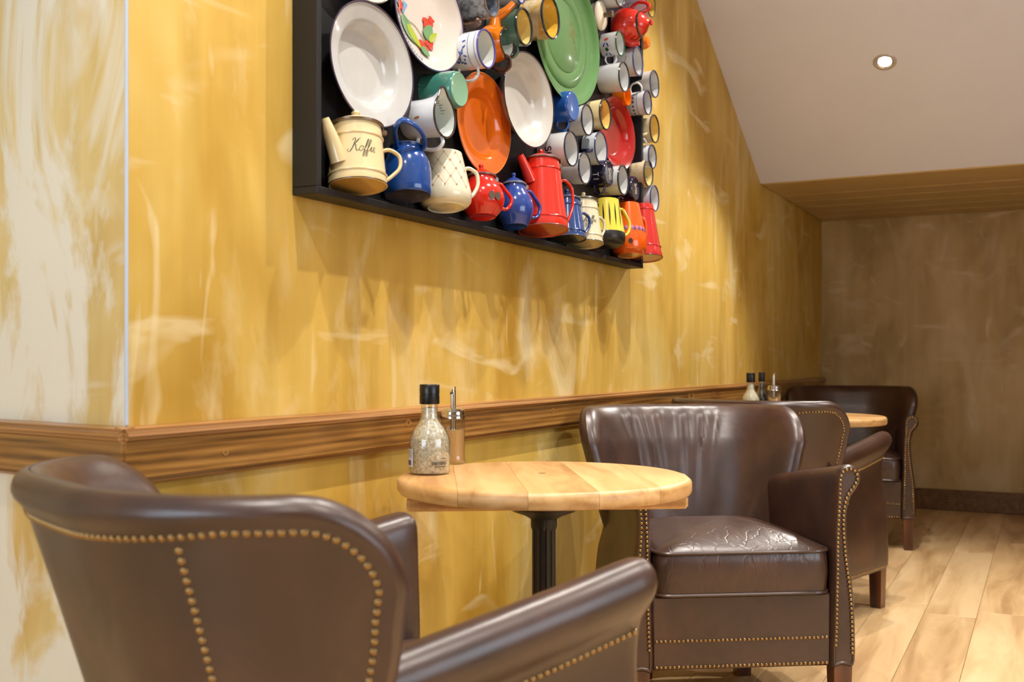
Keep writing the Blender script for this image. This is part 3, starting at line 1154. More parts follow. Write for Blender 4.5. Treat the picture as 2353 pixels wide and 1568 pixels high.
def pourer(label, loc, deg=0.0, H=0.145, r=0.0295, slant=0.0):
    root = empty('sugar_pourer', loc, (0, 0, math.radians(deg)))
    tag(root, label, 'sugar pourer')
    g = [(0.0, 0.001), (r * 1.05, 0.001), (r * 1.08, 0.004), (r * 1.02, 0.016), (r, 0.022), (r, 0.118)]
    b = MB(); b.lathe(g, 36); b.build('glass_jar', MATS['glass'], root)
    b = MB()
    rings = []
    for q, z in ((0.9, 0.005), (0.95, 0.008), (0.94, 0.022), (0.94, None)):
        ring = []
        for i in range(36):
            a = 2 * PI * i / 36
            zz = z if z is not None else 0.086 + slant * math.cos(a)
            ring.append((r * q * math.cos(a), r * q * math.sin(a), zz))
        rings.append(ring)
    b.loops(rings, True, True, True); b.build('sugar', flakes('brown_sugar', (184, 140, 84), (204, 162, 104), 300), root)
    b = MB(); b.lathe([(r * 1.0, 0.112), (r * 1.06, 0.113), (r * 1.06, 0.120), (r * 1.02, 0.122), (r * 1.03, 0.127), (r * 0.95, 0.134), (r * 0.7, 0.138), (0.0, 0.140)], 36); b.build('steel_cap', M_STEEL, root)
    b = MB()
    tr = 0.0072
    rings = []
    for z in (0.082, 0.139):
        rings.append([(tr * math.cos(2 * PI * i / 20) - r * 0.25, tr * math.sin(2 * PI * i / 20), z) for i in range(20)])
    rings.append([(tr * math.cos(2 * PI * i / 20) - r * 0.25, tr * math.sin(2 * PI * i / 20), 0.183 + 0.010 * math.cos(2 * PI * i / 20 + 0.9)) for i in range(20)])
    rings.append([(tr * 0.8 * math.cos(2 * PI * i / 20) - r * 0.25, tr * 0.8 * math.sin(2 * PI * i / 20), 0.183 + 0.010 * math.cos(2 * PI * i / 20 + 0.9)) for i in range(20)])
    rings.append([(tr * 0.8 * math.cos(2 * PI * i / 20) - r * 0.25, tr * 0.8 * math.sin(2 * PI * i / 20), 0.12) for i in range(20)])
    b.loops(rings, True, False, False); b.build('pouring_tube', M_STEEL, root)
    return root

SALT = flakes('salt_flakes', (150, 136, 108), (226, 218, 196), 160)
p = atz(987, 1089, T_H)
grinder('glass grinder of pale salt with black cap on the near table', (p.x, p.y, T_H), SALT, 0)
p = atz(1041, 1066, T_H)
pourer('glass sugar pourer with steel spout beside the salt grinder, near table', (p.x, p.y, T_H), 30)
# far table
def far(px, dz):
    d = ray(px, 900)
    k = dz / (d.x * CT + d.y * ST)
    return d.x * k, d.y * k
x_, y_ = far(1725, 4.65); grinder('glass grinder of white salt with black cap on the far table', (x_, y_, T2_H), flakes('white_salt', (190, 180, 150), (232, 224, 200), 200), 0, H=0.192, rb=0.040, lab=False)
x_, y_ = far(1750, 4.74); grinder('glass grinder of black peppercorns on the far table', (x_, y_, T2_H), flakes('peppercorns', (14, 12, 14), (60, 52, 50), 260), 0, H=0.194, rb=0.030, lab=False)
x_, y_ = far(1779, 4.68); pourer('glass sugar pourer standing beside the pepper on the far table', (x_, y_, T2_H), 0, slant=0.018)
# ================================================================== THE BLACK WALL BOX
BX0, BX1, BZ0, BZ1, BD = 1.747, 3.722, 1.35, 2.62, 0.065
box = empty('display_box', (BX0, WALL, BZ0))
tag(box, 'shallow black wall box filled with enamel mugs, plates and pots', 'display box')
def bpart(nm, lo, hi):
    b = MB(); b.box(lo, hi, bev=0.0015)
    return b.build(nm, M_BLACK, box, smooth=False)
BL, BH = BX1 - BX0, BZ1 - BZ0
bpart('back_panel', (0.016, -0.016, 0.016), (BL - 0.016, 0.0, BH - 0.016))
bpart('frame_board', (0, -BD, 0), (BL, 0, 0.016))
bpart('frame_board', (0, -BD, BH - 0.016), (BL, 0, BH))
bpart('frame_board', (0, -BD, 0.016), (0.016, 0, BH - 0.016))
bpart('frame_board', (BL - 0.016, -BD, 0.016), (BL, 0, BH - 0.016))
PD = 0.016                       # depth of the panel face
PY = WALL - PD
GRP = 'enamelware mounted in the black wall box'

WHITE, CREAM, YEL = (208, 210, 210), (226, 212, 176), (226, 196, 110)
NAVY, BLUE, RED, ORANGE = (24, 22, 48), (26, 72, 148), (206, 44, 26), (226, 112, 16)
RIM_B, RIM_N, RIM_K, RIM_G = (58, 64, 130), (34, 40, 76), (38, 34, 36), (24, 66, 48)

def fit_rad(c, hpx):
    """radius of a circle in a plane parallel to the wall whose picture is hpx tall"""
    ys = [proj((c.x + 0.04 * math.cos(a * PI / 24), c.y, c.z + 0.04 * math.sin(a * PI / 24)))[1] for a in range(48)]
    return 0.04 * hpx / (max(ys) - min(ys))

# ---- decals: thin enamel print on a surface of revolution
def surf(prof, a0, t, h, e=0.0007):
    r = lerp_prof(prof, h)
    a = a0 + t / r
    return Vector(((r + e) * math.cos(a), (r + e) * math.sin(a), h))

def stroke(b, prof, a0, pts, w, sub=5, smooth=True, e=0.0007):
    P = smooth_path(pts, sub) if smooth else [Vector((p[0], p[1], 0)) for p in pts]
    L_, R_ = [], []
    for i, p in enumerate(P):
        d = (P[min(i + 1, len(P) - 1)] - P[max(i - 1, 0)])
        d = d.normalized() if d.length > 1e-9 else Vector((1, 0, 0))
        n = Vector((-d.y, d.x, 0)) * w * 0.5
        L_.append(surf(prof, a0, p.x + n.x, p.y + n.y, e))
        R_.append(surf(prof, a0, p.x - n.x, p.y - n.y, e))
    k = len(b.v)
    b.v += L_ + R_
    m = len(P)
    for i in range(m - 1):
        b.f.append([k + i, k + m + i, k + m + i + 1, k + i + 1]); b.m.append(0)

def patch(b, prof, a0, pts, e=0.0008):
    k = len(b.v)
    b.v += [surf(prof, a0, p[0], p[1], e) for p in pts]
    b.f.append(list(range(k, k + len(pts)))); b.m.append(0)

def blob(b, prof, a0, t, h, rx, ry, rot=0.0, n=10, e=0.0008):
    patch(b, prof, a0, [(t + rx * math.cos(2 * PI * i / n) * math.cos(rot) - ry * math.sin(2 * PI * i / n) * math.sin(rot),
                         h + rx * math.cos(2 * PI * i / n) * math.sin(rot) + ry * math.sin(2 * PI * i / n) * math.cos(rot)) for i in range(n)], e)

def star(b, prof, a0, t, h, r):
    pts = []
    for i in range(10):
        q = r if i % 2 == 0 else r * 0.4
        pts.append((t + q * math.sin(i * PI / 5), h + q * math.cos(i * PI / 5)))
    c = (t, h)
    for i in range(10):
        patch(b, prof, a0, [c, pts[i], pts[(i + 1) % 10]])

KOFFIE = [[(.15, 1.95), (.45, 2.35), (.72, 2.3), (.66, 1.6), (.42, .6), (.12, .0), (-.22, -.1), (-.45, .18), (-.3, .45)],
          [(1.5, 2.4), (1.25, 2.15), (.85, 1.5), (.5, 1.15)], [(.5, 1.15), (.88, 1.15), (.98, .6), (1.15, .08), (1.4, .05), (1.62, .35)],
          [(2.1, .95), (1.8, .85), (1.64, .4), (1.76, .03), (2.02, .02), (2.22, .35), (2.25, .75), (2.1, .95), (2.42, .72)],
          [(2.4, .15), (2.8, .95), (3.08, 1.9), (3.08, 2.3), (2.93, 2.25), (2.8, 1.7), (2.62, .6), (2.42, -.7), (2.5, -1.0), (2.68, -.7), (2.72, .0), (2.95, .15)],
          [(2.95, .15), (3.3, .95), (3.58, 1.9), (3.58, 2.3), (3.43, 2.25), (3.3, 1.7), (3.12, .6), (2.92, -.7), (3.0, -1.0), (3.18, -.7), (3.22, .0), (3.5, .2)],
          [(3.5, .2), (3.82, .95), (3.72, .25), (3.82, .02), (4.1, .25)], [(3.92, 1.35), (3.97, 1.4)],
          [(4.1, .25), (4.38, .5), (4.46, .85), (4.3, .98), (4.14, .6), (4.16, .15), (4.36, .0), (4.62, .25)]]
LET = {'S': [[(.85, .85), (.5, 1.0), (.15, .8), (.3, .55), (.7, .45), (.88, .22), (.5, 0), (.1, .15)]],
       'H': [[(.1, 0), (.1, 1)], [(.85, 0), (.85, 1)], [(.1, .5), (.85, .5)]],
       'E': [[(.1, 0), (.1, 1)], [(.1, 1), (.75, 1)], [(.1, .52), (.65, .52)], [(.1, 0), (.75, 0)]],
       'T': [[(.1, 1), (.9, 1)], [(.5, 1), (.5, 0)]], 'I': [[(.3, 0), (.3, 1)]], 'C': [[(.85, .8), (.5, 1), (.12, .5), (.5, 0), (.85, .2)]]}

def lettering(root, prof, a0, txt, t0, h0, size, w, rgb):
    b = MB()
    t = t0
    for ch in txt:
        for st in LET[ch]:
            stroke(b, prof, a0, [(t + x * size * 0.8, h0 + y * size) for x, y in st], w, 4, ch in 'SC')
        t += size * (0.95 if ch != 'I' else 0.6)
    return b.build('lettering', enamel(rgb), root)

def koffie(root, prof, a0, t0, h0, size, w, rgb):
    b = MB()
    for st in KOFFIE:
        stroke(b, prof, a0, [((x + 0.18 * y) * size + t0, y * size + h0) for x, y in st], w, 6)
        # thick down-strokes as a pen makes them
        for p, q in zip(st, st[1:]):
            if q[1] < p[1] - 0.45:
                stroke(b, prof, a0, [((p[0] + 0.18 * p[1]) * size + t0, p[1] * size + h0), ((q[0] + 0.18 * q[1]) * size + t0, q[1] * size + h0)], w * 1.9, 1, False)
    return b.build('lettering', enamel(rgb), root)

# ---- a handle: bent strap between two heights on a body of revolution
def handle(root, prof, ang, h0, h1, out, rad, mat, flat=1.0, shape='D', drop=0.0, n=10):
    a = math.radians(ang)
    r0, r1 = lerp_prof(prof, h0) - 0.002, lerp_prof(prof, h1) - 0.002
    if shape == 'D':
        q = [(r1, h1), (r1 + out * 0.55, h1 + (h1 - h0) * 0.06), (r1 + out * 0.95, h1 - (h1 - h0) * 0.16), (max(r0, r1) + out * 0.98, (h0 + h1) / 2), (r0 + out * 0.85, h0 + (h1 - h0) * 0.16), (r0 + out * 0.45, h0 - (h1 - h0) * 0.02), (r0, h0)]
    else:             # 'ear': high round top, long straight run back to the foot
        q = [(r1, h1), (r1 + out * 0.45, h1 + (h1 - h0) * 0.08), (r1 + out * 0.9, h1 - (h1 - h0) * 0.06), (r1 + out, h1 - (h1 - h0) * 0.28), (r1 + out * 0.85 + (r0 - r1) * 0.3, h1 - (h1 - h0) * 0.55), (r0 + out * 0.3, h0 + (h1 - h0) * 0.14), (r0, h0)]
    P = [(x * math.cos(a), x * math.sin(a), z) for x, z in [(v.x, v.y) for v in smooth_path(q, 5)]]
    b = MB()
    b.tube(P, rad, n, flat=flat, up=(-math.sin(a), math.cos(a), 0))
    return b.build('handle', mat, root)

# ---- mugs whose foot is fixed to the panel, mouth to the room
def place_out(cx, cy, L_):
    return at(cx, cy, PY - L_)

def solve_len(cx, cy, h, xl):
    best, bl = 9e9, 0.08
    for k in range(60):
        L_ = 0.03 + k * 0.002
        c = place_out(cx, cy, L_)
        R = fit_rad(c, h)
        x = min(proj((c.x + R * 0.96 * math.cos(q * PI / 12), PY, c.z + R * 0.96 * math.sin(q * PI / 12)))[0] for q in range(24))
        if abs(x - xl) < best:
            best, bl = abs(x - xl), L_
    return bl

def mug(label, cx, cy, h, xl=None, L_=None, out=WHITE, inn=WHITE, rim=RIM_K, hang=None, hcol=None, mat_out=None, mat_in=None, taper=0.96, hout=0.034, hspan=(0.22, 0.78), cat='mug', rimr=0.0026, hr=0.0052, name='enamel_mug'):
    if L_ is None:
        L_ = solve_len(cx, cy, h, xl)
    c = place_out(cx, cy, L_)
    R = fit_rad(c, h) - rimr * 0.6
    root = empty(name, (c.x, PY, c.z), (PI / 2, 0, 0))
    tag(root, label, cat, GRP)
    rb = R * taper
    prof = [(rb * 0.86, 0.0005), (rb * 0.97, 0.004), (rb, 0.011), (R, L_)]
    full = [(0.0, 0.0005)] + prof + [(R - 0.0025, L_), (rb - 0.003, 0.012), (rb * 0.9, 0.006), (0.0, 0.005)]
    b = MB(); b.lathe(full, 44, mis=[0, 0, 0, 0, 0, 1, 1, 1])
    mo = mat_out or enamel(out)
    b.build('cup', [mo, mat_in or enamel(inn)], root)
    b = MB(); b.tube([((R - 0.001) * math.cos(2 * PI * i / 44), (R - 0.001) * math.sin(2 * PI * i / 44), L_) for i in range(44)], rimr, 8, closed=True)
    b.build('rim', enamel(rim), root)
    if hang is not None:
        handle(root, prof, hang, L_ * hspan[0], L_ * hspan[1], hout, hr, enamel(hcol) if hcol else mo, flat=0.7)
    return root, prof, L_, R

# ---- mugs fixed mouth to the panel, foot to the room
def mug_inv(label, cx, cy, h, xl=None, L_=None, out=BLUE, foot=None, hang=None, hout=0.034, bottom=None):
    if L_ is None:
        L_ = solve_len(cx, cy, h, xl)
    c = place_out(cx, cy, L_)
    R = fit_rad(c, h) * 1.06
    root = empty('enamel_mug', (c.x, PY, c.z), (PI / 2, 0, 0))
    tag(root, label, 'mug', GRP)
    prof = [(R * 1.02, 0.0005), (R, 0.006), (R, L_ * 0.72), (R * 0.985, L_ * 0.86), (R * 0.95, L_ * 0.95), (R * 0.90, L_ * 0.99)]
    b = MB(); b.lathe(prof + [(R * 0.86, L_), (R * 0.8, L_ - 0.001), (0.0, L_ - 0.0005)], 44, mis=[0, 0, 0, 0, 0, 1, 1, 1])
    mo = enamel(out)
    b.build('cup', [mo, enamel(bottom) if bottom else mo], root)
    if hang is not None:
        handle(root, prof, hang, L_ * 0.2, L_ * 0.78, hout, 0.005, mo, flat=0.7)
    return root, prof, L_, R

# ---- plates and trays lying flat against the panel, face to the room
def plate(name, label, cx, cy, wpx, hpx, depth, shape, mats, rim=None, mis=None, rimr=0.002):
    c = at(cx, cy, WALL - depth)
    xl, xr = at(cx - wpx / 2, cy, c.y).x, at(cx + wpx / 2, cy, c.y).x
    Rx = (xr - xl) / 2
    c.x = (xl + xr) / 2
    Z = proj(c)[2]
    dx = (proj((c.x + 0.05, c.y, c.z))[1] - proj((c.x - 0.05, c.y, c.z))[1]) / 0.1 * Rx
    Rz = math.sqrt(max(0.0004, (hpx / 2) ** 2 - dx ** 2)) * Z / FPX
    root = empty(name, (c.x, PY, c.z), (PI / 2, 0, 0))
    tag(root, label, 'plate', GRP)
    D = depth - PD
    pr = [(r, D * z) for r, z in shape]
    b = MB()
    under = [(r, max(0.0005, z - 0.0025)) for r, z in pr[::-1]]
    b.lathe(under[::-1][:0] + pr + [(1.0, pr[-1][1] - 0.002)] + [(r * 0.99, max(0.0005, z - 0.003)) for r, z in pr[::-1]], 72, sx=Rx, sy=Rz, mis=(mis + [0] * (len(pr) + 2)) if mis else None)
    b.build('dish', mats, root)
    if rim:
        b = MB(); b.tube([(Rx * math.cos(2 * PI * i / 72), Rz * math.sin(2 * PI * i / 72), pr[-1][1]) for i in range(72)], rimr, 8, closed=True)
        b.build('rim', enamel(rim), root)
    def sp(u, v, e=0.0008):
        rr = math.hypot(u, v)
        z = pr[-1][1]
        for (r0, z0), (r1, z1) in zip(pr, pr[1:]):
            if r0 <= rr <= r1:
                z = z0 + (z1 - z0) * (rr - r0) / (r1 - r0)
                break
        return Vector((u * Rx, v * Rz, z + e))
    return root, sp

DISH = [(0.0, 0.22), (0.5, 0.22), (0.58, 0.26), (0.64, 0.45), (0.69, 0.70), (0.73, 0.78), (0.92, 0.92), (1.0, 1.0)]
DEEP = [(0.0, 0.10), (0.45, 0.10), (0.56, 0.13), (0.62, 0.28), (0.67, 0.56), (0.71, 0.72), (0.76, 0.78), (0.92, 0.92), (1.0, 1.0)]
OVAL = [(0.0, 0.08), (0.5, 0.10), (0.62, 0.14), (0.70, 0.32), (0.76, 0.62), (0.80, 0.76), (0.90, 0.90), (1.0, 1.0)]
TRAY = [(0.0, 0.62), (0.50, 0.62), (0.53, 0.55), (0.56, 0.62), (0.72, 0.62), (0.75, 0.52), (0.78, 0.56), (0.86, 0.60), (0.92, 0.78), (0.97, 0.96), (1.0, 1.0)]
def rust(name, base, where=0.62):
    return speckle(name, base, (188, 128, 48), 9.0, where, where + 0.08, 0.5)
W1 = enamel((188, 188, 185))
plate('enamel_dish', 'large deep white dish with thin dark rim, leftmost plate in the box', 854, 147, 190, 290, 0.062, DEEP, W1, rim=(62, 48, 70))
fl, sp = plate('enamel_dish', 'white plate painted with red flowers and green leaves at the box top', 986, 36, 157, 256, 0.060, [(0.0, 0.45), (0.45, 0.46), (0.6, 0.52), (0.75, 0.66), (0.88, 0.84), (1.0, 1.0)], enamel((200, 190, 180)), rim=(70, 60, 96))
def flat_poly(b, pts, e):
    """paint that follows the curved face of the plate"""
    k = len(b.v)
    n = len(pts)
    cu = sum(p[0] for p in pts) / n; cv = sum(p[1] for p in pts) / n
    fr = (0.2, 0.4, 0.6, 0.8, 1.0)
    b.v.append(sp(cu, cv, e))
    for f in fr:
        b.v += [sp(cu + (u - cu) * f, cv + (v - cv) * f, e) for u, v in pts]
    for i in range(n):
        b.f.append([k, k + 1 + i, k + 1 + (i + 1) % n]); b.m.append(0)
        for q in range(len(fr) - 1):
            o = k + 1 + q * n
            b.f.append([o + i, o + n + i, o + n + (i + 1) % n, o + (i + 1) % n]); b.m.append(0)
def leaf(b, x, y, l, wd, ang, e=0.0012):
    a = math.radians(ang)
    pts = []
    for i in range(16):
        t = 2 * PI * i / 16
        u, v = l * math.cos(t), wd * math.sin(t) * (1 - 0.35 * math.cos(t))
        pts.append((x + u * math.cos(a) - v * math.sin(a), y + u * math.sin(a) + v * math.cos(a)))
    flat_poly(b, pts, e)
def flower(b, x, y, r, seed, e=0.0016):
    random.seed(seed)
    pts = []
    for i in range(26):
        t = 2 * PI * i / 26
        q = r * (0.78 + 0.18 * math.sin(3 * t + seed) + 0.12 * random.random())
        pts.append((x + q * math.cos(t), y + q * math.sin(t) * 0.75))
    flat_poly(b, pts, e)
def to_uv(px, py):
    # painted motif measured on the plate itself
    c = fl.location
    p_ = at(px, py, WALL - 0.05)
    return p_
def uv(px, py):
    cpx = at(px, py, WALL - 0.055)
    c = fl.location
    q = sp(1, 0); r = sp(0, 1)
    return (cpx.x - c.x) / q.x, (cpx.z - c.z) / r.y
for k, (px, py, l, wd, an, col) in enumerate(((948, 66, 0.23, 0.12, -38, (104, 148, 100)), (962, 82, 0.20, 0.07, -40, (160, 176, 50)), (997, 72, 0.13, 0.10, 60, (104, 148, 100)), (1006, 84, 0.12, 0.05, 45, (160, 176, 50)), (984, 116, 0.07, 0.09, 70, (104, 148, 100)))):
    b = MB(); u, v = uv(px, py); leaf(b, u, v, l * 1.3, wd * 1.3, an, 0.0030 + 0.0006 * k); b.build('painted_leaf', enamel(col), fl)
for (px, py, r, s_) in ((995, 53, 0.12, 1), (983, 105, 0.12, 2), (999, 100, 0.10, 5), (926, 8, 0.10, 3), (921, 22, 0.07, 4), (1003, 44, 0.07, 8)):
    b = MB(); u, v = uv(px, py); flower(b, u, v, r * 1.4, s_, 0.0026 + 0.0001 * s_); b.build('painted_flower', enamel((208, 56, 34)), fl)
for (px, py, r, s_) in ((936, 18, 0.08, 6), (942, 8, 0.07, 7), (918, 2, 0.08, 9)):
    b = MB(); u, v = uv(px, py); flower(b, u, v, r * 1.3, s_, 0.0014 + 0.0001 * s_); b.build('painted_flower', enamel((110, 156, 196)), fl)
b = MB()
for k in range(14):
    a0 = math.radians(196 + k * 4.6)
    flat_poly(b, [(0.86 * math.cos(a0), 0.86 * math.sin(a0)), (0.86 * math.cos(a0 + 0.045), 0.86 * math.sin(a0 + 0.045)), (0.915 * math.cos(a0 + 0.03), 0.915 * math.sin(a0 + 0.03)), (0.915 * math.cos(a0 - 0.015), 0.915 * math.sin(a0 - 0.015))], 0.0012)
tag(b.build('painted_border', enamel((110, 156, 196)), fl), kind='stuff')
b = MB()
st = smooth_path([uv(*q) for q in ((925, 14), (937, 28), (952, 44), (967, 56), (978, 72), (986, 88), (991, 104))], 5)
for p_, q_ in zip(st, st[1:]):
    d = (q_ - p_).normalized() * 0.008
    flat_poly(b, [(p_.x - d.y, p_.y + d.x), (p_.x + d.y, p_.y - d.x), (q_.x + d.y, q_.y - d.x), (q_.x - d.y, q_.y + d.x)], 0.0014)
b.build('painted_stem', enamel((130, 120, 50)), fl)
plate('enamel_dish', 'glossy orange oval plate beside the white measuring jug', 1112, 284, 122, 236, 0.045, DISH, enamel((206, 98, 20)), rim=(196, 112, 44))
plate('enamel_dish', 'white oval dish with rust spots between orange and green plates', 1215, 229, 114, 220, 0.075, OVAL, rust('rusted_white', (190, 188, 181), 0.68), rim=(52, 44, 52))
plate('enamel_tray', 'large oval green tray with raised rings', 1303, 78, 150, 326, 0.060, TRAY, enamel((86, 128, 76)))
plate('enamel_dish', 'deep red oval plate among the white mugs', 1419, 306, 82, 168, 0.055, OVAL, enamel((160, 24, 22)))

# ---- mugs, one by one
FLOR = speckle('delft_blue_flowers', (222, 228, 236), (70, 96, 170), 34.0, 0.58, 0.64, 1.5)
r, pf, L_, R = mug('white mug with blue flower painting and violet-blue rim', 1117, 112, 93, L_=0.098, inn=(222, 226, 220), rim=(78, 72, 140), hang=262, mat_out=enamel((216, 222, 230)), hout=0.036)
b = MB()
random.seed(11)
for k in range(46):
    blob(b, pf, math.radians(195), random.uniform(-0.028, 0.036), L_ * random.uniform(0.18, 0.6), random.uniform(0.0015, 0.006), random.uniform(0.001, 0.0025), random.uniform(0, PI))
for h_ in (0.70, 0.90):
    stroke(b, pf, math.radians(195), [(-0.05, L_ * h_), (0.0, L_ * h_), (0.05, L_ * h_)], 0.0012)
b.build('painted_flower', enamel((56, 84, 164)), r)
# orange coffee pot seen from its mouth
c = place_out(1165, 97, 0.075)
rr = fit_rad(c, 67)
r = tag(empty('enamel_pot', (c.x, PY, c.z), (PI / 2, 0, 0)), 'round orange pot with white inside and brown handle, mouth outwards', 'pot', GRP)
pf = [(rr * 0.9, 0.0005), (rr * 1.2, 0.008), (rr * 1.36, 0.024), (rr * 1.32, 0.042), (rr * 1.1, 0.062), (rr, 0.075)]
b = MB(); b.lathe([(0, 0.0005)] + pf + [(rr * 0.95, 0.075), (rr * 1.1, 0.055), (rr * 1.1, 0.025), (0.0, 0.015)], 44, mis=[0] * 6 + [1] * 4)
b.build('pot_body', [enamel((224, 118, 10)), enamel((222, 224, 218))], r)
b = MB(); b.tube([(rr * math.cos(2 * PI * i / 40), rr * math.sin(2 * PI * i / 40), 0.075) for i in range(40)], 0.0022, 8, closed=True); b.build('rim', enamel((60, 46, 44)), r)
b = MB(); b.tube(smooth_path([(0.0, rr * 1.2, 0.035), (0.004, rr * 1.9, 0.04), (0.01, rr * 2.3, 0.065), (0.02, rr * 2.9, 0.085)], 5), [0.019 - 0.010 * i / 15 for i in range(16)], 12); b.build('spout', enamel((224, 118, 10)), r)
b = MB(); b.tube(smooth_path([(0.0, -rr * 1.05, 0.073), (0.0, -rr * 1.25, 0.083), (0.0, -rr * 1.75, 0.083), (0.0, -rr * 2.05, 0.065), (0.0, -rr * 1.75, 0.04), (0.0, -rr * 1.3, 0.025)], 5), 0.0052, 10, flat=1.3); b.build('handle', enamel((64, 42, 34)), r)
b = MB()
for q in (-0.008, 0.008):
    b.lathe([(0.0, 0.0), (0.006, 0.002), (0.007, 0.006), (0.006, 0.010), (0, 0.012)], 12, off=(q, -rr * 1.08), mat=Matrix.Translation((0, 0, 0.071)))
b.build('hinge', enamel((64, 42, 34)), r)

r, pf, L_, R = mug('dark green mug with pale yellow inside', 1204, 62, 91, L_=0.10, out=(70, 104, 88), inn=(226, 206, 132), rim=(40, 46, 44), hang=268, rimr=0.0036)
b = MB()
for (t, h_, q) in ((-0.012, .35, .006), (-0.004, .3, .005), (0.004, .42, .005), (-0.008, .5, .004), (0.008, .32, .004)):
    blob(b, pf, math.radians(190), t, L_ * h_, q, q * .7)
b.build('painted_flower', enamel((28, 40, 34)), r)
MARB = speckle('yellow_marble_enamel', (232, 214, 178), (222, 178, 84), 22.0, 0.42, 0.6, 1.5)
MARBI = speckle('yellow_marble_inside', (228, 178, 66), (236, 206, 140), 30.0, 0.5, 0.7, 1.0)
mug('big marbled yellow and white mug with dark rim beside the green tray', 1265, 40, 103, L_=0.082, rim=(34, 46, 58), mat_out=MARB, mat_in=MARBI, rimr=0.0034)
GREY = speckle('grey_speckled_enamel', (96, 98, 102), (150, 152, 156), 90.0, 0.4, 0.6)
r, pf, L_, R = mug('grey speckled enamel mug with blunt brown handle at the box top', 1130, 4, 74, L_=0.10, rim=(110, 96, 84), mat_out=GREY, mat_in=speckle('grey_inside', (110, 120, 138), (146, 156, 172), 90.0), taper=1.15)
b = MB()
b.tube(smooth_path([(-0.01, -R * 1.0, L_ * 0.62), (-0.012, -R * 1.25, L_ * 0.66), (-0.012, -R * 1.45, L_ * 0.6), (-0.012, -R * 1.45, L_ * 0.25), (-0.01, -R * 1.1, L_ * 0.12)], 4), 0.010, 8, flat=0.8)
b.build('handle', speckle('worn_copper', (84, 56, 44), (122, 88, 70), 50.0), r)
mug('small white mug with violet-blue rim cut off at the box top', 1196, -16, 52, L_=0.09, rim=(70, 64, 140))
# cream lid with a wooden knob
c = place_out(1386, 35, 0.03)
rr = fit_rad(c, 70)
r = tag(empty('pan_cover', (c.x, PY, c.z), (PI / 2, 0, 0)), 'cream pot lid with wooden knob above the tulip mug', 'lid', GRP)
b = MB(); b.lathe([(0, 0.0005), (rr * 0.9, 0.0005), (rr * 0.92, 0.014), (rr, 0.018), (rr, 0.022), (rr * 0.9, 0.028), (rr * 0.5, 0.033), (0, 0.034)], 44); b.build('lid_disc', enamel((228, 220, 196)), r)
b = MB(); b.lathe([(0.009, 0.033), (0.008, 0.045), (0.011, 0.060), (0.011, 0.066), (0.0, 0.068)], 20); b.build('knob', wood('knob_wood', (70, 56, 40), (112, 94, 72), (140, 120, 96), (20, 20, 6)), r)
mug('white mug with dark rim cut off at the top beside the red teapot', 1423, -20, 74, L_=0.07, rim=(60, 52, 56))
r, pf, L_, R = mug('pale mug with blue sprigs and straw inside, top right of the box', 1496, 8, 66, L_=0.10, out=(206, 212, 226), inn=(206, 176, 92), rim=(96, 78, 50))
b = MB()
random.seed(5)
for k in range(30):
    blob(b, pf, math.radians(205), random.uniform(-0.02, 0.03), L_ * random.uniform(0.15, 0.6), random.uniform(0.001, 0.004), random.uniform(0.0008, 0.002), random.uniform(0, PI))
b.build('painted_flower', enamel((64, 92, 168)), r)
# red teapot lying with its lid to the room
c = at(1442, 60, PY - 0.055)
rr = 0.064
r = tag(empty('enamel_teapot', (c.x, PY, c.z), (PI / 2, 0, 0)), 'red teapot mounted on its base with lid pointing out, upper right', 'teapot', GRP)
pf = [(rr * 0.6, 0.0005), (rr * 0.85, 0.012), (rr, 0.04), (rr * 0.97, 0.065), (rr * 0.82, 0.092), (rr * 0.66, 0.104)]
b = MB(); b.lathe([(0, 0.0005)] + pf + [(rr * 0.62, 0.106), (0, 0.107)], 44); b.build('pot_body', enamel((206, 40, 24)), r)
b = MB(); b.tube([(rr * 0.67 * math.cos(2 * PI * i / 40), rr * 0.67 * math.sin(2 * PI * i / 40), 0.106) for i in range(40)], 0.0034, 8, closed=True); b.build('rim', enamel((44, 40, 32)), r)
b = MB(); b.lathe([(rr * 0.66, 0.107), (rr * 0.62, 0.112), (rr * 0.5, 0.122), (rr * 0.3, 0.130), (rr * 0.12, 0.136), (rr * 0.10, 0.139), (rr * 0.17, 0.143), (rr * 0.16, 0.149), (0, 0.151)], 36); b.build('lid', enamel((210, 48, 34)), r)
b = MB(); b.tube(smooth_path([(-rr * 0.2, -rr * 0.8, 0.05), (-rr * 0.25, -rr * 1.1, 0.075), (-rr * 0.2, -rr * 1.12, 0.105)], 5), [0.017 - 0.008 * i / 10 for i in range(11)], 12); b.build('spout', enamel((200, 44, 30)), r)
b = MB(); b.tube(smooth_path([(rr * 0.3, rr * 0.72, 0.10), (rr * 0.35, rr * 0.95, 0.128), (rr * 0.4, rr * 1.25, 0.12), (rr * 0.35, rr * 1.35, 0.085), (rr * 0.3, rr * 0.95, 0.05)], 5), 0.006, 10, flat=1.3); b.build('handle', enamel((196, 36, 30)), r)

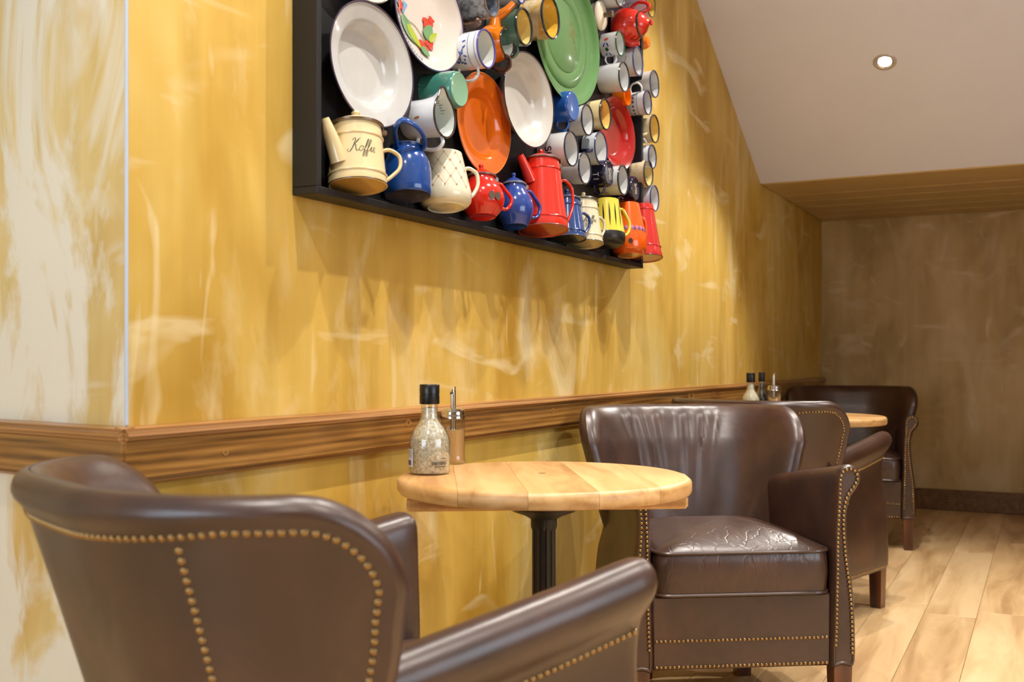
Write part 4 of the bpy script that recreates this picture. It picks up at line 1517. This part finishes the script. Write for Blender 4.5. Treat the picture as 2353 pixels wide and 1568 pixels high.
# tulip mug
r, pf, L_, R = mug('white mug painted with tulip and blue leaves, green rim', 1425, 100, 60, xl=1374, rim=(34, 84, 56), hang=262, taper=0.97)
A = math.radians(208)
b = MB()
for (h_, t) in ((0.42, -0.012), (0.45, 0.024)):
    for q in (-1, 1):
        for k in range(3):
            blob(b, pf, A, t + 0.004 * k - 0.002, L_ * h_ + q * (0.0055 + 0.0012 * k), 0.0045, 0.0015, q * 0.9)
    stroke(b, pf, A, [(t - 0.008, L_ * h_), (t + 0.009, L_ * h_)], 0.0008, smooth=False)
b.build('painted_leaf', enamel((40, 58, 150)), r)
b = MB(); blob(b, pf, A, 0.006, L_ * 0.45, 0.0075, 0.0065, 0.3, 9); b.build('painted_flower', enamel((40, 92, 62)), r)
b = MB(); blob(b, pf, A, -0.029, L_ * 0.45, 0.0045, 0.009, 0.2, 9); b.build('painted_tulip', enamel((206, 92, 76)), r)

r, pf, L_, R = mug('white mug with slate-blue rim and a bit of black script', 1466, 141, 70, xl=1406, rim=(70, 84, 124), hang=10, hout=0.04, rimr=0.003)
b = MB()
stroke(b, pf, math.radians(235), [(-0.004, L_ * 0.22), (0.0, L_ * 0.34), (0.003, L_ * 0.2), (0.006, L_ * 0.36), (0.01, L_ * 0.26), (0.012, L_ * 0.3)], 0.0014)
stroke(b, pf, math.radians(190), [(-0.02, L_ * 0.62), (-0.01, L_ * 0.66), (0.0, L_ * 0.6), (0.01, L_ * 0.64)], 0.0009)
b.build('lettering', enamel((40, 38, 40)), r)
mug('plain white mug with black rim beside the green tray', 1434, 177, 71, xl=1368, rim=(36, 40, 52))
mug('plain white mug with grey-blue rim jutting past the box edge', 1504, 193, 65, xl=1446, rim=(58, 66, 90), out=(216, 212, 206))

def star_mug(label, cx, cy, h, xl, hang):
    r, pf, L_, R = mug(label, cx, cy, h, xl=xl, rim=(44, 52, 96), hang=hang, hout=0.036, out=(226, 226, 230))
    A = math.radians(205)
    b = MB()
    for k in range(-3, 4):
        star(b, pf, A, k * 0.0155, L_ * 0.42, 0.0062)
    for h_ in (0.22, 0.62):
        stroke(b, pf, A, [(-0.055 + 0.011 * q, L_ * h_) for q in range(11)], 0.0014, 1, False)
    b.build('painted_star', enamel((30, 44, 104)), r)
star_mug('white mug with blue stars and handle on top, below the slate-rimmed mugs', 1488, 236, 58, 1435, 118)
star_mug('white mug with blue stars lower at the box edge, under the cream mug', 1499, 360, 57, 1452, 125)
# orange pieces mostly hidden behind
c = at(1430, 222, PY - 0.03)
r = tag(empty('enamel_cup', (c.x, PY, c.z), (PI / 2, 0, 0)), 'orange cup peeping out below a white mug, above the red plate', 'cup', GRP)
b = MB(); b.lathe([(0, 0.0005), (0.026, 0.0005), (0.034, 0.02), (0.036, 0.05), (0.033, 0.052), (0.03, 0.02), (0, 0.01)], 32); b.build('cup', enamel(ORANGE), r)
c = at(1482, 98, PY - 0.03)
r = tag(empty('enamel_cup', (c.x, PY, c.z), (PI / 2, 0, 0)), 'small orange cup peeping out under the red teapot', 'cup', GRP)
b = MB(); b.lathe([(0, 0.0005), (0.018, 0.0005), (0.026, 0.015), (0.026, 0.03), (0.018, 0.045), (0, 0.05)], 32); b.build('cup', enamel(ORANGE), r)

mug('cream mug with yellow inside and a handle facing out, right box edge', 1504, 296, 67, xl=1452, out=(220, 206, 166), inn=(228, 196, 112), rim=(44, 50, 58), hang=208, hout=0.02, rimr=0.003)
mug_inv('blue mug turned foot outwards beside the green tray', 1318, 244, 68, xl=1262, out=(24, 74, 150), bottom=(44, 92, 164), hang=258)
mug('plain white mug with dark rim under the blue upturned mug', 1350, 276, 73, xl=1300, rim=(40, 40, 48), hang=20, hcol=WHITE, hout=0.03)
mug('cream mug with yellow inside left of the red plate', 1391, 263, 74, xl=1340, out=(230, 212, 158), inn=(232, 200, 112), rim=(46, 44, 46), rimr=0.0032)
r, pf, L_, R = mug('white mug with dark capital letters running down its side', 1313, 342, 83, xl=1230, rim=(40, 44, 66), hang=20, hout=0.03)
lettering(r, pf, math.radians(200), 'SHE', -0.022, L_ * 0.34, 0.020, 0.0034, (30, 28, 70))
mug('white mug with navy handle in front, left of the red plate', 1381, 341, 79, xl=1332, rim=(44, 52, 92), hang=195, hcol=(30, 32, 72), hout=0.02, hr=0.007, out=(206, 216, 224))
def crab(r, pf, L_):
    b = MB()
    A = math.radians(250)
    for st in ([(-0.02, L_ * 0.2), (-0.008, L_ * 0.28), (0.0, L_ * 0.22), (0.008, L_ * 0.3), (0.02, L_ * 0.26)], [(-0.008, L_ * 0.28), (-0.012, L_ * 0.42)], [(0.0, L_ * 0.22), (-0.002, L_ * 0.48)], [(0.008, L_ * 0.3), (0.012, L_ * 0.46)], [(-0.015, L_ * 0.34), (0.0, L_ * 0.38), (0.016, L_ * 0.36)]):
        stroke(b, pf, A, st, 0.0012)
    b.build('drawing', enamel((84, 52, 44)), r)
r, pf, L_, R = mug('white mug with brown crab drawing under the lettered mug', 1344, 387, 75, xl=1285, rim=(36, 40, 58)); crab(r, pf, L_)
def emblem(r, L_, R):
    # pale lobster-like scribble on the navy foot
    b = MB()
    cyl = [(R * 0.8, 0.0), (R * 0.8, 1.0)]
    random.seed(2)
    for st in ([(-.05, -.5), (.05, -.2), (-.05, .1), (.05, .4)], [(.05, -.2), (.3, -.05), (.25, .15)], [(-.05, .1), (-.3, .2), (-.25, .4)], [(.0, .25), (.25, .3), (.2, .5)], [(-.05, -.3), (-.25, -.2)], [(.05, -.5), (.3, -.45), (.4, -.15)], [(-.15, -.05), (.15, .05)], [(-.12, .2), (.12, .26)]):
        P = smooth_path(st, 5)
        b.tube([(p_.x * R * 0.75, p_.y * R * 0.9, L_ - 0.0006) for p_ in P], 0.0013, 5, flat=0.7)
    b.build('emblem', enamel((206, 200, 184)), r)
r, pf, L_, R = mug_inv('navy mug turned foot outwards with pale emblem, upper of two', 1401, 398, 60, xl=1352, out=NAVY, hang=250)
emblem(r, L_, R); lettering(r, pf, math.radians(196), 'TI', -0.012, L_ * 0.3, 0.02, 0.0032, (206, 208, 220))
r, pf, L_, R = mug('white mug with a rust-brown drawing between two navy mugs', 1432, 414, 71, xl=1371, rim=(36, 38, 50), rimr=0.003); crab(r, pf, L_)
r, pf, L_, R = mug_inv('navy mug turned foot outwards with pale emblem, lower of two', 1461, 433, 55, L_=0.08, out=NAVY)
emblem(r, L_, R); lettering(r, pf, math.radians(240), 'CI', -0.014, L_ * 0.3, 0.018, 0.003, (206, 208, 220))
mug('beige marbled mug with dark green rim near the lower right box edge', 1490, 398, 64, xl=1442, rim=(30, 56, 58), mat_out=speckle('beige_marble', (226, 208, 176), (206, 178, 128), 40.0, 0.4, 0.65), mat_in=speckle('beige_inside', (228, 204, 140), (236, 220, 176), 26.0))
mug('plain white mug with navy rim, lowest at the right box edge', 1504, 456, 62, xl=1455, rim=(44, 56, 112), out=(206, 210, 218))

# white measuring jug with a pouring lip
L_ = 0.105
c = place_out(1022, 268, L_)
R = fit_rad(c, 98)
r = tag(empty('measuring_jug', (c.x, PY, c.z), (PI / 2, 0, 0)), 'white enamel measuring jug with pouring lip and rust spot', 'jug', GRP)
def lipr(a, k):
    q = max(0.0, math.cos(a - math.radians(98))) ** 18
    return 1 + 0.42 * k * q
rings, mis = [], []
for (rr, z, k) in ((0.02, 0.0005, 0), (0.86, 0.0005, 0), (0.92, 0.008, 0), (0.92, L_ * 0.55, 0), (0.95, L_ * 0.8, 0.25), (1.0, L_, 1.0), (0.965, L_, 1.0), (0.90, L_ * 0.8, 0.25), (0.86, 0.01, 0), (0.02, 0.006, 0)):
    rings.append([(R * rr * lipr(2 * PI * i / 72, k) * math.cos(2 * PI * i / 72), R * rr * lipr(2 * PI * i / 72, k) * math.sin(2 * PI * i / 72), z) for i in range(72)])
b = MB(); b.loops(rings, True, mis=[0] * 5 + [1] * 4); b.build('jug_body', [enamel((220, 224, 230)), enamel((212, 220, 216))], r)
b = MB(); b.tube([(R * 0.99 * lipr(2 * PI * i / 72, 1) * math.cos(2 * PI * i / 72), R * 0.99 * lipr(2 * PI * i / 72, 1) * math.sin(2 * PI * i / 72), L_) for i in range(72)], 0.0026, 8, closed=True); b.build('rim', enamel((52, 40, 38)), r)
pf = [(R * 0.92, 0.008), (R * 0.92, L_ * 0.55), (R, L_)]
handle(r, pf, 268, L_ * 0.3, L_ * 0.92, 0.03, 0.006, enamel((220, 224, 230)), flat=0.8)
b = MB(); blob(b, pf, math.radians(188), 0.0, L_ * 0.52, 0.003, 0.008, 0.2); b.build('rust_spot', plain('rust', (168, 92, 30), 0.7), r)
b = MB()
for k in range(6):
    a = math.radians(75 - k * 10)
    r0 = R * 0.905
    b.box((-0.0006, -0.0005, 0.0), (0.0002, 0.0005, 0.012 if k % 2 == 0 else 0.007), mat=Matrix.Rotation(a, 4, 'Z') @ Matrix.Translation((r0 - 0.002, 0, L_ * 0.68)))
b.build('measure_mark', enamel((60, 66, 80)), r)
r, pf, L_, R = mug_inv('mint green mug turned foot outwards above the measuring jug', 1057, 205, 84, xl=962, out=(62, 122, 108), bottom=(122, 166, 136))
b = MB(); blob(b, pf, math.radians(215), 0.0, L_ * 0.42, 0.003, 0.004); stroke(b, pf, math.radians(207), [(0, L_ * 0.40), (0.0, L_ * 0.62)], 0.0012, smooth=False); blob(b, pf, math.radians(215), 0.005, L_ * 0.45, 0.003, 0.003); b.build('lettering', enamel((24, 66, 54)), r)
plate('enamel_dish', 'white plate of which only the lower edge shows at the top left of the box', 835, -96, 150, 206, 0.05, DISH, enamel((190, 188, 182)), rim=(120, 112, 100))

# ================================================================== POTS STANDING ALONG THE FOOT OF THE BOX
ZB = BZ0 + 0.0165
def stand(cx, cy, wpx, extra=0.0):
    """base centre of an upright pot whose side touches the panel"""
    rad = 0.05
    for _ in range(8):
        c = at(cx, cy, PY - rad - extra)
        rad = wpx / 2 * proj(c)[2] / FPX
    c.z = max(c.z, ZB)
    return c, rad

def top_h(c, py, cx):
    p = at(cx, py, c.y)
    return p.z - c.z

def pot_root(name, label, c, cat, lean=9.0, rad=0.055):
    """hung a little askew: the top leans back, so the foot shows"""
    v = Vector((c.x, c.y, 0)).normalized()
    v = (v + Vector((0.0, 0.25, 0))).normalized()
    e = Matrix.Rotation(math.radians(lean), 3, Vector((0, 0, 1)).cross(v)).to_euler()
    c.z = max(c.z, ZB + rad * math.sin(math.radians(lean)))
    return tag(empty(name, (c.x, c.y, c.z), e), label, cat, GRP)

def ring_at(r, prof, h, mat, rad, nm='band'):
    q = lerp_prof(prof, h)
    b = MB(); b.tube([(q * math.cos(2 * PI * i / 48), q * math.sin(2 * PI * i / 48), h) for i in range(48)], rad, 8, closed=True)
    return b.build(nm, mat, r)

def lid_on(r, rad, h, hl, mat, knob=0.008, rimm=None):
    b = MB(); b.lathe([(rad * 1.05, h - 0.003), (rad * 1.07, h), (rad * 1.02, h + 0.004), (rad * 0.75, h + hl * 0.5), (rad * 0.35, h + hl * 0.92), (knob * 0.7, h + hl), (knob * 0.6, h + hl + 0.003), (knob, h + hl + 0.008), (knob * 0.8, h + hl + 0.013), (0, h + hl + 0.015)], 40)
    b.build('lid', mat, r)
    if rimm:
        b = MB(); b.tube([(rad * 1.07 * math.cos(2 * PI * i / 40), rad * 1.07 * math.sin(2 * PI * i / 40), h) for i in range(40)], 0.0026, 8, closed=True); b.build('lid_rim', rimm, r)

def spout(r, prof, ang, h0, h1, reach, r0, r1, mat, curve=0.3):
    a = math.radians(ang)
    q0 = lerp_prof(prof, h0) - 0.006
    q1 = lerp_prof(prof, h1) + reach
    pts = [(q0, h0), (q0 + (q1 - q0) * (0.45 - curve * 0.3), h0 + (h1 - h0) * 0.4), (q0 + (q1 - q0) * 0.78, h0 + (h1 - h0) * 0.78), (q1, h1)]
    P = smooth_path(pts, 5)
    b = MB(); b.tube([(p.x * math.cos(a), p.x * math.sin(a), p.y) for p in P], [r0 + (r1 - r0) * i / (len(P) - 1) for i in range(len(P))], 14, flat=0.8, up=(-math.sin(a), math.cos(a), 0))
    b.build('spout', mat, r)

def coffee_pot(label, base, bw, top, tw, col, lidcol=None, rim=(60, 50, 46), base_col=None, hang=-38, hout=0.05, sp_ang=None, sp=None, bands=(0.12, 0.86), lid_h=0.022, knob=0.008, text=None, hshape='ear', hspan=(0.12, 0.74), bot=None):
    c, rb = stand(base[0], base[1], bw)
    h = top_h(c, top[1], top[0])
    p = at(top[0], top[1], c.y)
    rt = tw / 2 * proj(p)[2] / FPX
    mat = enamel(col)
    r = pot_root('coffee_pot', label, c, 'coffee pot')
    prof = [(rb * 0.99, 0.0005), (rb, 0.003)] + [(rb + (rt - rb) * (k / 10) ** 0.85, 0.003 + (h - 0.003) * k / 10) for k in range(1, 11)]
    b = MB(); b.lathe([(0, 0.004), (rb * 0.93, 0.003), (rb * 0.97, 0.0)] + prof + [(rt * 0.96, h + 0.001), (0, h + 0.002)], 52, mis=[1, 1] + [0] * 20)
    b.build('pot_body', [mat, enamel(bot) if bot else mat], r)
    ring_at(r, prof, 0.002, enamel(rim), 0.0013, 'foot_rim')
    for k in bands:
        ring_at(r, prof, h * k, mat, 0.003)
    if lidcol is not None:
        lid_on(r, rt, h + 0.003, lid_h, enamel(lidcol), knob, enamel(rim))
        a = math.radians(hang)
        b = MB(); b.box((-0.006, -0.005, -0.008), (0.012, 0.005, 0.004), bev=0.002, mat=Matrix.Translation(((rt + 0.004) * math.cos(a), (rt + 0.004) * math.sin(a), h)) @ Matrix.Rotation(a, 4, 'Z')); b.build('hinge', enamel(rim), r)
    if hang is not None:
        handle(r, prof, hang, h * hspan[0], h * hspan[1], hout, 0.0058, mat, flat=0.75, shape=hshape)
    if sp:
        spout(r, prof, sp_ang, h * sp[0], h * sp[1], sp[2], sp[3], sp[4], mat)
    if text:
        koffie(r, prof, math.radians(text[0]), text[1], h * text[2], text[3], text[4], (64, 62, 44))
    return r, prof, h

coffee_pot('cream coffee pot lettered in script with spout, first in the pot row', (822, 430), 136, (820, 289), 117, (222, 200, 152), (222, 202, 158), (98, 74, 50), hang=-35, hout=0.046, sp_ang=172, sp=(0.32, 0.96, 0.042, 0.022, 0.012), bands=(0.17, 0.80), lid_h=0.024, knob=0.010, text=(222, -0.022, 0.46, 0.0122, 0.0010), hspan=(0.14, 0.66), bot=(196, 156, 84))

# bulging blue pot with raised handle
c, rb = stand(937, 452, 112)
h = top_h(c, 333, 937)
r = pot_root('enamel_pot', 'bulbous blue pot with raised handle beside the cream coffee pot', c, 'pot')
bl = enamel((22, 68, 140))
prof = [(rb * 0.93, 0.0005), (rb * 0.99, 0.006), (rb * 0.99, h * 0.16), (rb, h * 0.24), (rb * 1.0, h * 0.5), (rb * 0.95, h * 0.66), (rb * 0.82, h * 0.8), (rb * 0.66, h * 0.9), (rb * 0.62, h * 0.95), (rb * 0.66, h)]
b = MB(); b.lathe([(0, 0.003), (rb * 0.88, 0.002)] + prof + [(rb * 0.6, h), (rb * 0.56, h * 0.9), (0, h * 0.5)], 52, mis=[1, 1] + [0] * 20); b.build('pot_body', [bl, enamel((74, 70, 82))], r)
ring_at(r, prof, h, enamel((40, 66, 110)), 0.002, 'rim')
inv = r.rotation_euler.to_matrix().inverted()
P = [inv @ (at(*q) - c) for q in ((966, 352, c.y - 0.02), (977, 330, c.y - 0.035), (968, 303, c.y - 0.042), (948, 284, c.y - 0.04), (924, 276, c.y - 0.025), (908, 296, c.y - 0.005), (912, 335, c.y + 0.012))]
b = MB(); b.tube(smooth_path(P, 5), [0.0085] * 31, 10, flat=0.6); b.build('handle', bl, r)

# cream mug with a lattice of rust-coloured flowers
def belly_mug(name, label, base, foot_w, bw, top, tw, col, hang, hout, cat, belly=0.22, foot=None):
    c, rb = stand(base[0], base[1], bw)
    h = top_h(c, top[1], top[0])
    p = at(top[0], top[1], c.y)
    rt = tw / 2 * proj(p)[2] / FPX
    rf = rb * foot_w / bw
    r = pot_root(name, label, c, cat)
    prof = [(rf, 0.0005), (rf * 1.02, 0.003), (rb * 0.86, h * 0.04), (rb * 0.96, h * 0.10), (rb, h * belly)] + [(rb + (rt - rb) * k, h * (belly + (1 - belly) * k)) for k in (0.2, 0.4, 0.6, 0.8, 0.95)] + [(rt, h)]
    mat = enamel(col)
    b = MB(); b.lathe([(0, 0.004), (rf * 0.9, 0.003), (rf * 0.95, 0.0)] + prof + [(rt * 0.94, h), (rt * 0.92, h * 0.8), (rb * 0.8, h * 0.15), (0, h * 0.12)], 52, mis=[1, 1] + [0] * 20)
    b.build('cup', [mat, enamel(foot) if foot else mat], r)
    handle(r, prof, hang, h * 0.24, h * 0.76, hout, 0.0062, mat, flat=0.8, shape='ear')
    return r, prof, h
r, pf, h = belly_mug('enamel_mug', 'cream mug with a fine lattice of rust-red flowers in the pot row', (1024, 479), 86, 124, (1018, 348), 84, (222, 216, 188), -35, 0.042, 'mug')
b = MB()
A = math.radians(210)
sg = 0.030
for k in range(-3, 4):
    for sl in (1, -1):
        stroke(b, pf, A, [(k * sg + sl * q * sg / 2 * 1.0, h * 0.30 + q * h * 0.16) for q in range(5)], 0.0006, 1, False)
for k in range(-3, 4):
    for q in range(5):
        t, hh = k * sg + (q % 2) * sg / 2, h * 0.30 + q * h * 0.16
        for j in range(6):
            blob(b, pf, A, t + 0.0022 * math.cos(j * PI / 3), hh + 0.0022 * math.sin(j * PI / 3), 0.0009, 0.0009, 0, 6)
b.build('painted_flower', enamel((178, 104, 60)), r)

def round_pot(label, base, foot_w, bw, top, tw, col, hang, hout, rimc, sp=None):
    c, rb = stand(base[0], base[1], bw)
    h = top_h(c, top[1], top[0])
    p = at(top[0], top[1], c.y)
    rt = tw / 2 * proj(p)[2] / FPX
    rf = rb * foot_w / bw
    r = pot_root('enamel_teapot', label, c, 'teapot')
    mat = enamel(col)
    prof = [(rf, 0.0005), (rf * 1.06, 0.003)]
    for k in range(1, 12):
        a = -0.86 + (0.92 + 0.86) * k / 12
        prof.append((rb * math.cos(a * 1.0), h * (0.45 + 0.58 * math.sin(a) * 0.9)))
    prof = [q for q in prof if q[1] >= 0]
    prof = sorted(prof, key=lambda q: q[1]) + [(rt, h * 0.96), (rt, h)]
    b = MB(); b.lathe([(0, 0.003), (rf * 0.92, 0.002)] + prof + [(rt * 0.9, h), (0, h)], 52); b.build('pot_body', mat, r)
    lid_on(r, rt, h + 0.002, 0.022, mat, 0.007, enamel(rimc))
    a = math.radians(hang)
    b = MB(); b.box((-0.006, -0.005, -0.006), (0.010, 0.005, 0.008), bev=0.002, mat=Matrix.Translation(((rt + 0.006) * math.cos(a), (rt + 0.006) * math.sin(a), h)) @ Matrix.Rotation(a, 4, 'Z')); b.build('hinge', M_STEEL, r)
    handle(r, prof, hang, h * 0.3, h * 0.88, hout, 0.006, mat, flat=0.8, shape='D')
    return r, prof, h
r, pf, h = round_pot('round red teapot with two dark spots in the pot row', (1109, 500), 62, 104, (1108, 405), 62, (206, 34, 22), -32, 0.036, (110, 96, 90))
b = MB()
for t in (0.0, 0.018):
    blob(b, pf, math.radians(228), t + 0.006, h * 0.40, 0.0085, 0.0115, 0, 14, e=0.0035)
b.build('worn_spot', plain('worn_iron', (86, 72, 58), 0.6), r)
round_pot('round blue teapot between the two red pots', (1184, 522), 56, 88, (1180, 422), 52, (38, 66, 142), -32, 0.036, (120, 124, 128))
coffee_pot('tall red coffee pot with spout and domed lid, largest in the row', (1248, 531), 118, (1249, 368), 86, (206, 44, 26), (208, 50, 30), (112, 100, 94), hang=-34, hout=0.05, sp_ang=170, sp=(0.66, 0.98, 0.05, 0.020, 0.011), bands=(0.14, 0.86), lid_h=0.024, knob=0.008, hspan=(0.10, 0.74), bot=(184, 66, 24))
coffee_pot('blue tall coffee pot behind the red handle', (1306, 551), 84, (1300, 456), 58, (40, 70, 130), (40, 70, 130), (110, 112, 118), hang=-32, hout=0.042, bands=(0.16, 0.84), lid_h=0.020, hspan=(0.16, 0.70), bot=(64, 62, 52))
coffee_pot('small cream coffee pot with black script between blue and yellow pots', (1344, 563), 86, (1352, 464), 62, (216, 208, 176), (216, 208, 176), (70, 62, 56), hang=-32, hout=0.034, bands=(0.16, 0.80), lid_h=0.016, text=(222, -0.02, 0.44, 0.0098, 0.0011), hspan=(0.18, 0.66), bot=(206, 190, 140))
# yellow and black jug
c, rb = stand(1397, 568, 82)
h = top_h(c, 457, 1394)
r = pot_root('ceramic_jug', 'yellow jug with black spikes and black foot', c, 'jug')
rt = rb * 0.70
prof = [(rb * 0.55, 0.0005), (rb * 0.80, 0.006), (rb * 0.95, h * 0.08), (rb, h * 0.17), (rb * 0.99, h * 0.27), (rb * 0.97, h * 0.30), (rb * 0.86, h * 0.6), (rt * 1.02, h * 0.9), (rt, h)]
b = MB(); b.lathe([(0, 0.004)] + prof + [(rt * 0.92, h), (rt * 0.9, h * 0.8), (0, h * 0.7)], 52, mis=[1, 1, 1, 1, 1, 0, 0, 0, 0, 0, 0, 0]); b.build('jug_body', [enamel((226, 206, 72)), plain('black_glaze', (34, 32, 30), 0.35, grain=0.2)], r)
handle(r, prof, -32, h * 0.32, h * 0.84, 0.04, 0.0065, enamel((226, 206, 72)), flat=0.8)
b = MB()
for k in range(-4, 5):
    t0 = k * 0.021
    pts = [(t0, h * 0.90), (t0 + 0.0035, h * 0.62), (t0 + 0.0005, h * 0.36), (t0 - 0.0028, h * 0.62)]
    A = math.radians(212)
    for i in range(8):
        z0, z1 = 0.36 + 0.54 * i / 8, 0.36 + 0.54 * (i + 1) / 8
        w0, w1 = (0.0026 * math.sin(PI * i / 8) ** 1.0, 0.0026 * math.sin(PI * (i + 1) / 8))
        patch(b, prof, A, [(t0 - w0, h * z0), (t0 + w0, h * z0), (t0 + w1, h * z1), (t0 - w1, h * z1)])
b.build('painted_spike', enamel((26, 30, 28)), r)
r, pf, h = belly_mug('enamel_mug', 'orange mug with a frieze of mauve flowers', (1446, 588), 56, 84, (1442, 465), 54, (226, 92, 14), -30, 0.034, 'mug', belly=0.3, foot=(214, 148, 74))
A = math.radians(222)
for nm, col, off in (('painted_flower', (74, 78, 130), 0.0), ('painted_flower', (206, 132, 170), 0.009)):
    b = MB()
    for k in range(-3, 4):
        for j in range(5):
            blob(b, pf, A, k * 0.018 + off + 0.0045 * math.cos(j * 1.257), h * 0.46 + 0.0045 * math.sin(j * 1.257) + (0.004 if off else -0.002), 0.0028, 0.0028, 0, 8, e=0.0009 + off * 0.03)
    b.build(nm, enamel(col), r)
b = MB(); blob(b, pf, math.radians(206), 0, h * 0.2, 0.008, 0.010, 0, 12); b.build('painted_dot', enamel((70, 50, 40)), r)
coffee_pot('slim red coffee pot, last in the pot row at the right', (1482, 595), 82, (1486, 470), 46, (196, 44, 38), None, (70, 40, 40), hang=None, bands=(0.2, 0.9), bot=(170, 84, 60))
